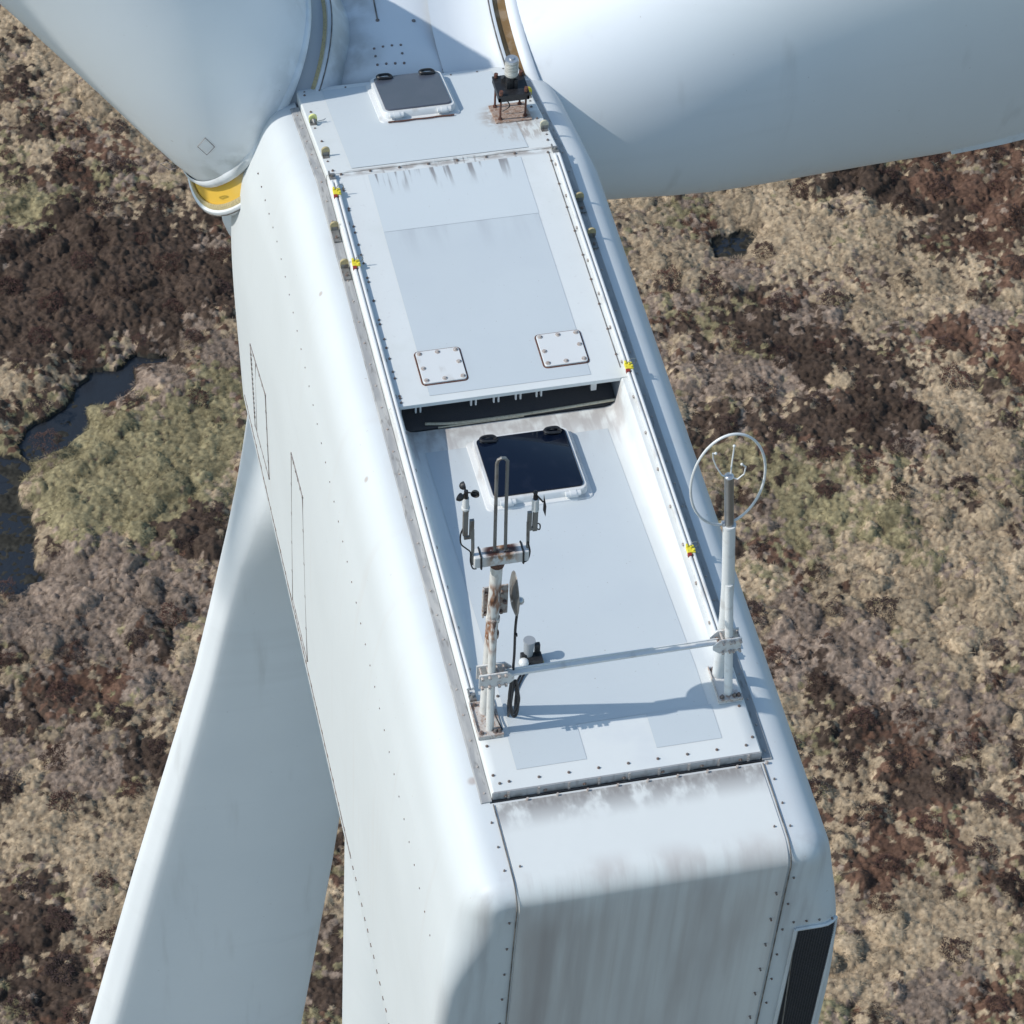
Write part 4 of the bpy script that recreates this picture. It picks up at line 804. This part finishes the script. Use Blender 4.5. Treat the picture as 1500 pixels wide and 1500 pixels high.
for a in (-1, 0, 1):
    for b in (-1, 0, 1):
        p, q = ci + a, cj + b; d = np.hypot(wx - PX[p, q], wy - PY[p, q]) / RR[p, q]
        dm = np.maximum(dm, HH[p, q] * np.sqrt(np.clip(1 - d * d, 0, 1))); m = d < bs; bs = np.where(m, d, bs); sel[m] = np.stack([p, q], -1)[m]
kd = KD[sel[:, 0], sel[:, 1]]; tn = TINT[sel[:, 0], sel[:, 1]]
c0 = COL[kd] * (.80 + .4 * tn)[:, None] * (.84 + .32 * vnoise(X, Y, .075, 61))[:, None] * (.8 + .4 * clump(X, Y)[1])[:, None]
gap = np.clip((bs - .95) / .3, 0, 1)[:, None]; c0 = c0 * (1 - gap) + np.array((.085, .062, .047)) * gap  # bare soil between tussocks, with their shadow painted into its colour
rough = np.array([.04, .04, .05, .07, .065])[kd]
dm = dm + rough * (vnoise(X, Y, .11, 71) - .5) + rough * .8 * (vnoise(X, Y, .065, 72) - .5)
pd = pooldist(X, Y) + .35 * (vnoise(X, Y, .5, 81) - .5)
shore = np.clip((pd + .1) / 1.3, 0, 1); Hb = H[ix]
shallow = muddy(X, Y) < .3
H[ix] = np.where(pd < 0, np.where(shallow, -.060 + .15 * (fbm(X, Y, .45, 83) - .5) + .05 * (vnoise(X, Y, .09, 85) - .5), -.30 + .34 * fbm(X, Y, .5, 83)), Hb * shore + .015 * (1 - shore) + dm * np.clip(pd / .25 + .3, 0, 1))
mud = (pd < .03)[:, None]; c0 = np.where(mud, np.array((.034, .032, .026)) * (.6 + .9 * vnoise(X, Y, .12, 87))[:, None], c0)
col[:] = (.14, .115, .085); far = fbm(gx, gy, 14, 5)[:, None]; col = col * (.6 + .8 * far); col[ix] = c0
H = np.where(core, H, H * np.clip(1, 0, 1))
me = bpy.data.meshes.new('moorland'); V = np.stack([gx, gy, GZ + H], -1).astype(np.float32)
me.vertices.add(len(V)); me.vertices.foreach_set('co', V.ravel())
I, J = np.meshgrid(np.arange(nT - 1), np.arange(nS - 1), indexing='ij'); k = (I * nS + J).ravel()
F = np.stack([k, k + 1, k + nS + 1, k + nS], -1).astype(np.int32)
me.loops.add(F.size); me.loops.foreach_set('vertex_index', F.ravel()); me.polygons.add(len(F))
me.polygons.foreach_set('loop_start', np.arange(0, F.size, 4, dtype=np.int32)); me.update(calc_edges=True)
ca = me.color_attributes.new('plant_colour', 'FLOAT_COLOR', 'POINT'); ca.data.foreach_set('color', np.concatenate([col, np.ones((len(col), 1))], 1).astype(np.float32).ravel())
me.shade_smooth()
def plantmat(name, attr, inst):
    m = bpy.data.materials.new(name); m.use_nodes = True; t = m.node_tree; b = t.nodes['Principled BSDF']; b.inputs['Roughness'].default_value = .9; b.inputs['Specular IOR Level'].default_value = .15
    a = t.nodes.new('ShaderNodeAttribute'); a.attribute_name = attr; a.attribute_type = 'INSTANCER' if inst else 'GEOMETRY'
    g = t.nodes.new('ShaderNodeNewGeometry'); nz = t.nodes.new('ShaderNodeTexNoise'); nz.inputs['Scale'].default_value = 9; nz.inputs['Detail'].default_value = 5; t.links.new(g.outputs['Position'], nz.inputs[0])
    mr = t.nodes.new('ShaderNodeMapRange'); t.links.new(nz.outputs[0], mr.inputs[0]); mr.inputs[1].default_value = .25; mr.inputs[2].default_value = .75; mr.inputs[3].default_value = .7; mr.inputs[4].default_value = 1.3
    v = t.nodes.new('ShaderNodeVectorMath'); v.operation = 'SCALE'; t.links.new(a.outputs['Color'], v.inputs[0]); t.links.new(mr.outputs[0], v.inputs['Scale']); t.links.new(v.outputs[0], b.inputs['Base Color'])
    return m
gm = plantmat('moor_soil_and_plants', 'plant_colour', False); me.materials.append(gm)
go = bpy.data.objects.new('moorland', me); C.objects.link(go); go['kind'] = 'structure'; go['label'] = 'brown heather and pale tussock grass moorland'

# bog pools: still dark water sheets a little below the banks
wmat = bpy.data.materials.new('dark_bog_water'); wmat.use_nodes = True; t = wmat.node_tree; b = t.nodes['Principled BSDF']
b.inputs['Base Color'].default_value = (.022, .025, .030, 1); b.inputs['Roughness'].default_value = .22
nz = t.nodes.new('ShaderNodeTexNoise'); nz.inputs['Scale'].default_value = 5; nz.inputs['Detail'].default_value = 6; g = t.nodes.new('ShaderNodeNewGeometry'); t.links.new(g.outputs['Position'], nz.inputs[0])
bp = t.nodes.new('ShaderNodeBump'); bp.inputs['Strength'].default_value = .35; bp.inputs['Distance'].default_value = .05; t.links.new(nz.outputs[0], bp.inputs['Height']); t.links.new(bp.outputs[0], b.inputs['Normal'])
for lvl, p in enumerate(POOLS):
    P = np.array(p); wz = GZ - .06 - .006 * lvl; mn, mx = P.min(0) - .7, P.max(0) + .7; mb = MB()
    mb.add([(mn[0], mn[1], wz), (mx[0], mn[1], wz), (mx[0], mx[1], wz), (mn[0], mx[1], wz)], [(0, 1, 2, 3)])
    wo = obj('bog_pool', mb, wmat, smooth=0); wo['kind'] = 'structure'

# --- loose grass and heather tufts scattered by geometry nodes over the tussocks
def tuft_mesh(name, kind, n):
    vs, fs = [], []
    for k in range(n):
        az = random.uniform(0, 2 * math.pi); el = math.acos(random.uniform(.05, 1)); d = Vector((math.sin(el) * math.cos(az), math.sin(el) * math.sin(az), math.cos(el)))
        if kind == 'grass':
            sd = d.orthogonal().normalized(); sd = Matrix.Rotation(random.uniform(0, 6.3), 3, d) @ sd; L0 = random.uniform(.75, 1.5); wd = random.uniform(.022, .045)
            b0 = d * .35; m0 = d * (.35 + .5 * L0); tip = d * (.35 + .8 * L0) + Vector((d.x * .25, d.y * .25, -.22 * L0)); q = len(vs)
            vs += [b0 - sd * wd, b0 + sd * wd, m0 + sd * wd * .8, m0 - sd * wd * .8, tip]; fs += [(q, q + 1, q + 2, q + 3), (q + 3, q + 2, q + 4)]
        else:
            c = d * random.uniform(.55, 1.15) + Vector((random.gauss(0, .08), random.gauss(0, .08), random.gauss(0, .06)))
            for r_ in range(2):
                a = Vector((random.gauss(0, 1), random.gauss(0, 1), random.gauss(0, 1))).normalized(); e = a.orthogonal().normalized(); s = random.uniform(.045, .10); q = len(vs)
                vs += [c - e * s, c + e * s * .7 + a * s * .5, c + a * s * 1.5]; fs += [(q, q + 1, q + 2)]
    m = bpy.data.meshes.new(name); m.from_pydata([tuple(v) for v in vs], [], fs); return m
tmat = plantmat('tuft_foliage', 'tint', True)
def scatter(name, label, mesh_kind, n, mask, rs):
    src = []
    for v in range(3):
        m = tuft_mesh(name + '_tuft', mesh_kind, n); m.materials.append(tmat); src.append(m)
    x, y, k_, r_, h_, tn_ = (a[mask] for a in (PX, PY, KD, RR, HH, TINT)); N = len(x)
    z = GZ + base_h(x, y) * np.clip((PDC[mask] + .1) / 1.3, 0, 1)
    pm = bpy.data.meshes.new(name); pm.vertices.add(N); pm.vertices.foreach_set('co', np.stack([x, y, z], -1).astype(np.float32).ravel())
    sc = np.stack([r_ * rs, r_ * rs, np.maximum(h_ * 1.25, .04) * rs], -1)
    for nm, arr in (('size', sc),): pm.attributes.new(nm, 'FLOAT_VECTOR', 'POINT').data.foreach_set('vector', arr.astype(np.float32).ravel())
    pm.attributes.new('turn', 'FLOAT', 'POINT').data.foreach_set('value', (lattice(x * 91, y * 77, 3) * 6.28).astype(np.float32))
    pm.attributes.new('pick', 'INT', 'POINT').data.foreach_set('value', rng.integers(0, 3, N).astype(np.int32))
    tc = COL[k_] * (.80 + .4 * tn_)[:, None] * (.8 + .4 * clump(x, y)[1])[:, None] * 1.04
    pm.attributes.new('tint', 'FLOAT_COLOR', 'POINT').data.foreach_set('color', np.concatenate([tc, np.ones((N, 1))], 1).astype(np.float32).ravel())
    ob = bpy.data.objects.new(name, pm); C.objects.link(ob); ob['kind'] = 'stuff'; ob['label'] = label; ob['category'] = 'ground cover'
    ng = bpy.data.node_groups.new(name + '_scatter', 'GeometryNodeTree'); ng.interface.new_socket('Geometry', in_out='INPUT', socket_type='NodeSocketGeometry'); ng.interface.new_socket('Geometry', in_out='OUTPUT', socket_type='NodeSocketGeometry')
    nd = ng.nodes; L = ng.links; gi = nd.new('NodeGroupInput'); gout = nd.new('NodeGroupOutput'); iop = nd.new('GeometryNodeInstanceOnPoints')
    g2i = nd.new('GeometryNodeGeometryToInstance')
    for m in src:
        hold = bpy.data.objects.new(name + '_source', m)          # unlinked source of the scatter
        oi = nd.new('GeometryNodeObjectInfo'); oi.inputs[0].default_value = hold; L.new(oi.outputs['Geometry'], g2i.inputs[0])
    L.new(gi.outputs[0], iop.inputs['Points']); L.new(g2i.outputs[0], iop.inputs['Instance']); iop.inputs['Pick Instance'].default_value = True
    def at(nm, ty):
        a = nd.new('GeometryNodeInputNamedAttribute'); a.data_type = ty; a.inputs[0].default_value = nm; return a.outputs[0]
    L.new(at('pick', 'INT'), iop.inputs['Instance Index']); L.new(at('size', 'FLOAT_VECTOR'), iop.inputs['Scale'])
    cx = nd.new('ShaderNodeCombineXYZ'); L.new(at('turn', 'FLOAT'), cx.inputs[2]); L.new(cx.outputs[0], iop.inputs['Rotation'])
    L.new(iop.outputs[0], gout.inputs[0]); md = ob.modifiers.new('scatter', 'NODES'); md.node_group = ng
    return ob
ok = (PDC > .05)
scatter('grass_tufts', 'pale straw and olive tussock grass covering the moor', 'grass', 44, ok & (KD <= 2), 1.15)
scatter('heather_tufts', 'dark brown and reddish heather covering the moor', 'heather', 70, ok & (KD >= 3), 1.08)

# single heather bushes that stand out among the paler grass
bsrc = []
for v in range(4):
    vs, fs = [], []
    for k in range(1100):
        az = random.uniform(0, 6.2832); el = math.acos(random.uniform(-.05, 1)); d = Vector((math.sin(el) * math.cos(az), math.sin(el) * math.sin(az), math.cos(el)))
        lob = 1 + .22 * math.sin(3 * az + v) * math.sin(2 * el + v) + .12 * math.sin(7 * az + 2 * v)
        c = d * lob * random.uniform(.72, 1.02); a = (d + Vector((random.gauss(0, .6), random.gauss(0, .6), random.gauss(0, .6)))).normalized(); e = a.orthogonal().normalized(); s_ = random.uniform(.022, .055); q = len(vs)
        vs += [c - e * s_, c + e * s_, c + a * s_ * 2.2]; fs.append((q, q + 1, q + 2))
    m = bpy.data.meshes.new('heather_bush'); m.from_pydata([tuple(p) for p in vs], [], fs)
    m.materials.append(mat('heather_twigs', [(.080, .048, .042), (.098, .052, .043), (.068, .046, .043), (.110, .056, .044)][v], .9, layers=[([('noise', (7, 7, 7), .4, .65)], (.055, .036, .032), .7)], spec=.15)); bsrc.append(m)
cand = np.argwhere(ok & (KD >= 3) & (TINT > .5) & (PX * cs - PY * sn > S0 + 2) & (PX * cs - PY * sn < S1 - 1) & (PX * sn + PY * cs > T0 + 2) & (PX * sn + PY * cs < T1 - 3)); rng.shuffle(cand); used = []
def seen(x, y):   # where a bush at this spot would show, as fractions of the view
    d = Vector((x, y, GZ + .6)) - co.matrix_world.translation; z = d.dot(cf); return .5 + d.dot(cr) / z * 5000 / 1500, .5 - d.dot(cu) / z * 5000 / 1500
for p, q in cand:
    x, y = PX[p, q], PY[p, q]; u, v = seen(x, y)
    if not (.005 < u < .995 and .03 < v < .995) or .22 + .12 * max(0, v - .45) - (.25 * max(0, v - .5)) < u < .56 + .28 * v or (u < .25 and v < .2 and u > v * 1.1) or (u > .5 and v < .19 - (u - .5) * .14): continue
    if any((x - a) ** 2 + (y - b) ** 2 < 2.2 for a, b in used): continue
    used.append((x, y)); r_ = random.uniform(.26, .52); z = GZ + float(base_h(np.array([x]), np.array([y]))[0])
    o = bpy.data.objects.new('heather_bush', bsrc[len(used) % 4]); C.objects.link(o); o.location = (x, y, z + .02); o.scale = (r_, r_ * random.uniform(.8, 1.2), r_ * random.uniform(.6, .85)); o.rotation_euler = (0, 0, random.uniform(0, 6.28))
    where = ('upper left corner of the moor' if v < .33 else 'left moor by the bog pools' if v < .62 else 'lower left moor beside the hanging blade') if u < .5 else ('moor under the right hand blade' if v < .36 else 'right hand moor behind the wire ring' if v < .62 else 'lower right moor beside the nacelle')
    o['label'] = ('large' if r_ > .42 else 'small' if r_ < .33 else 'middling') + ' ' + ('dark brown', 'reddish brown', 'grey brown', 'rusty brown')[len(used) % 4] + ' heather bush on the ' + where; o['category'] = 'bush'; o['group'] = 'heather bushes on the ' + where
    if len(used) >= 220: break
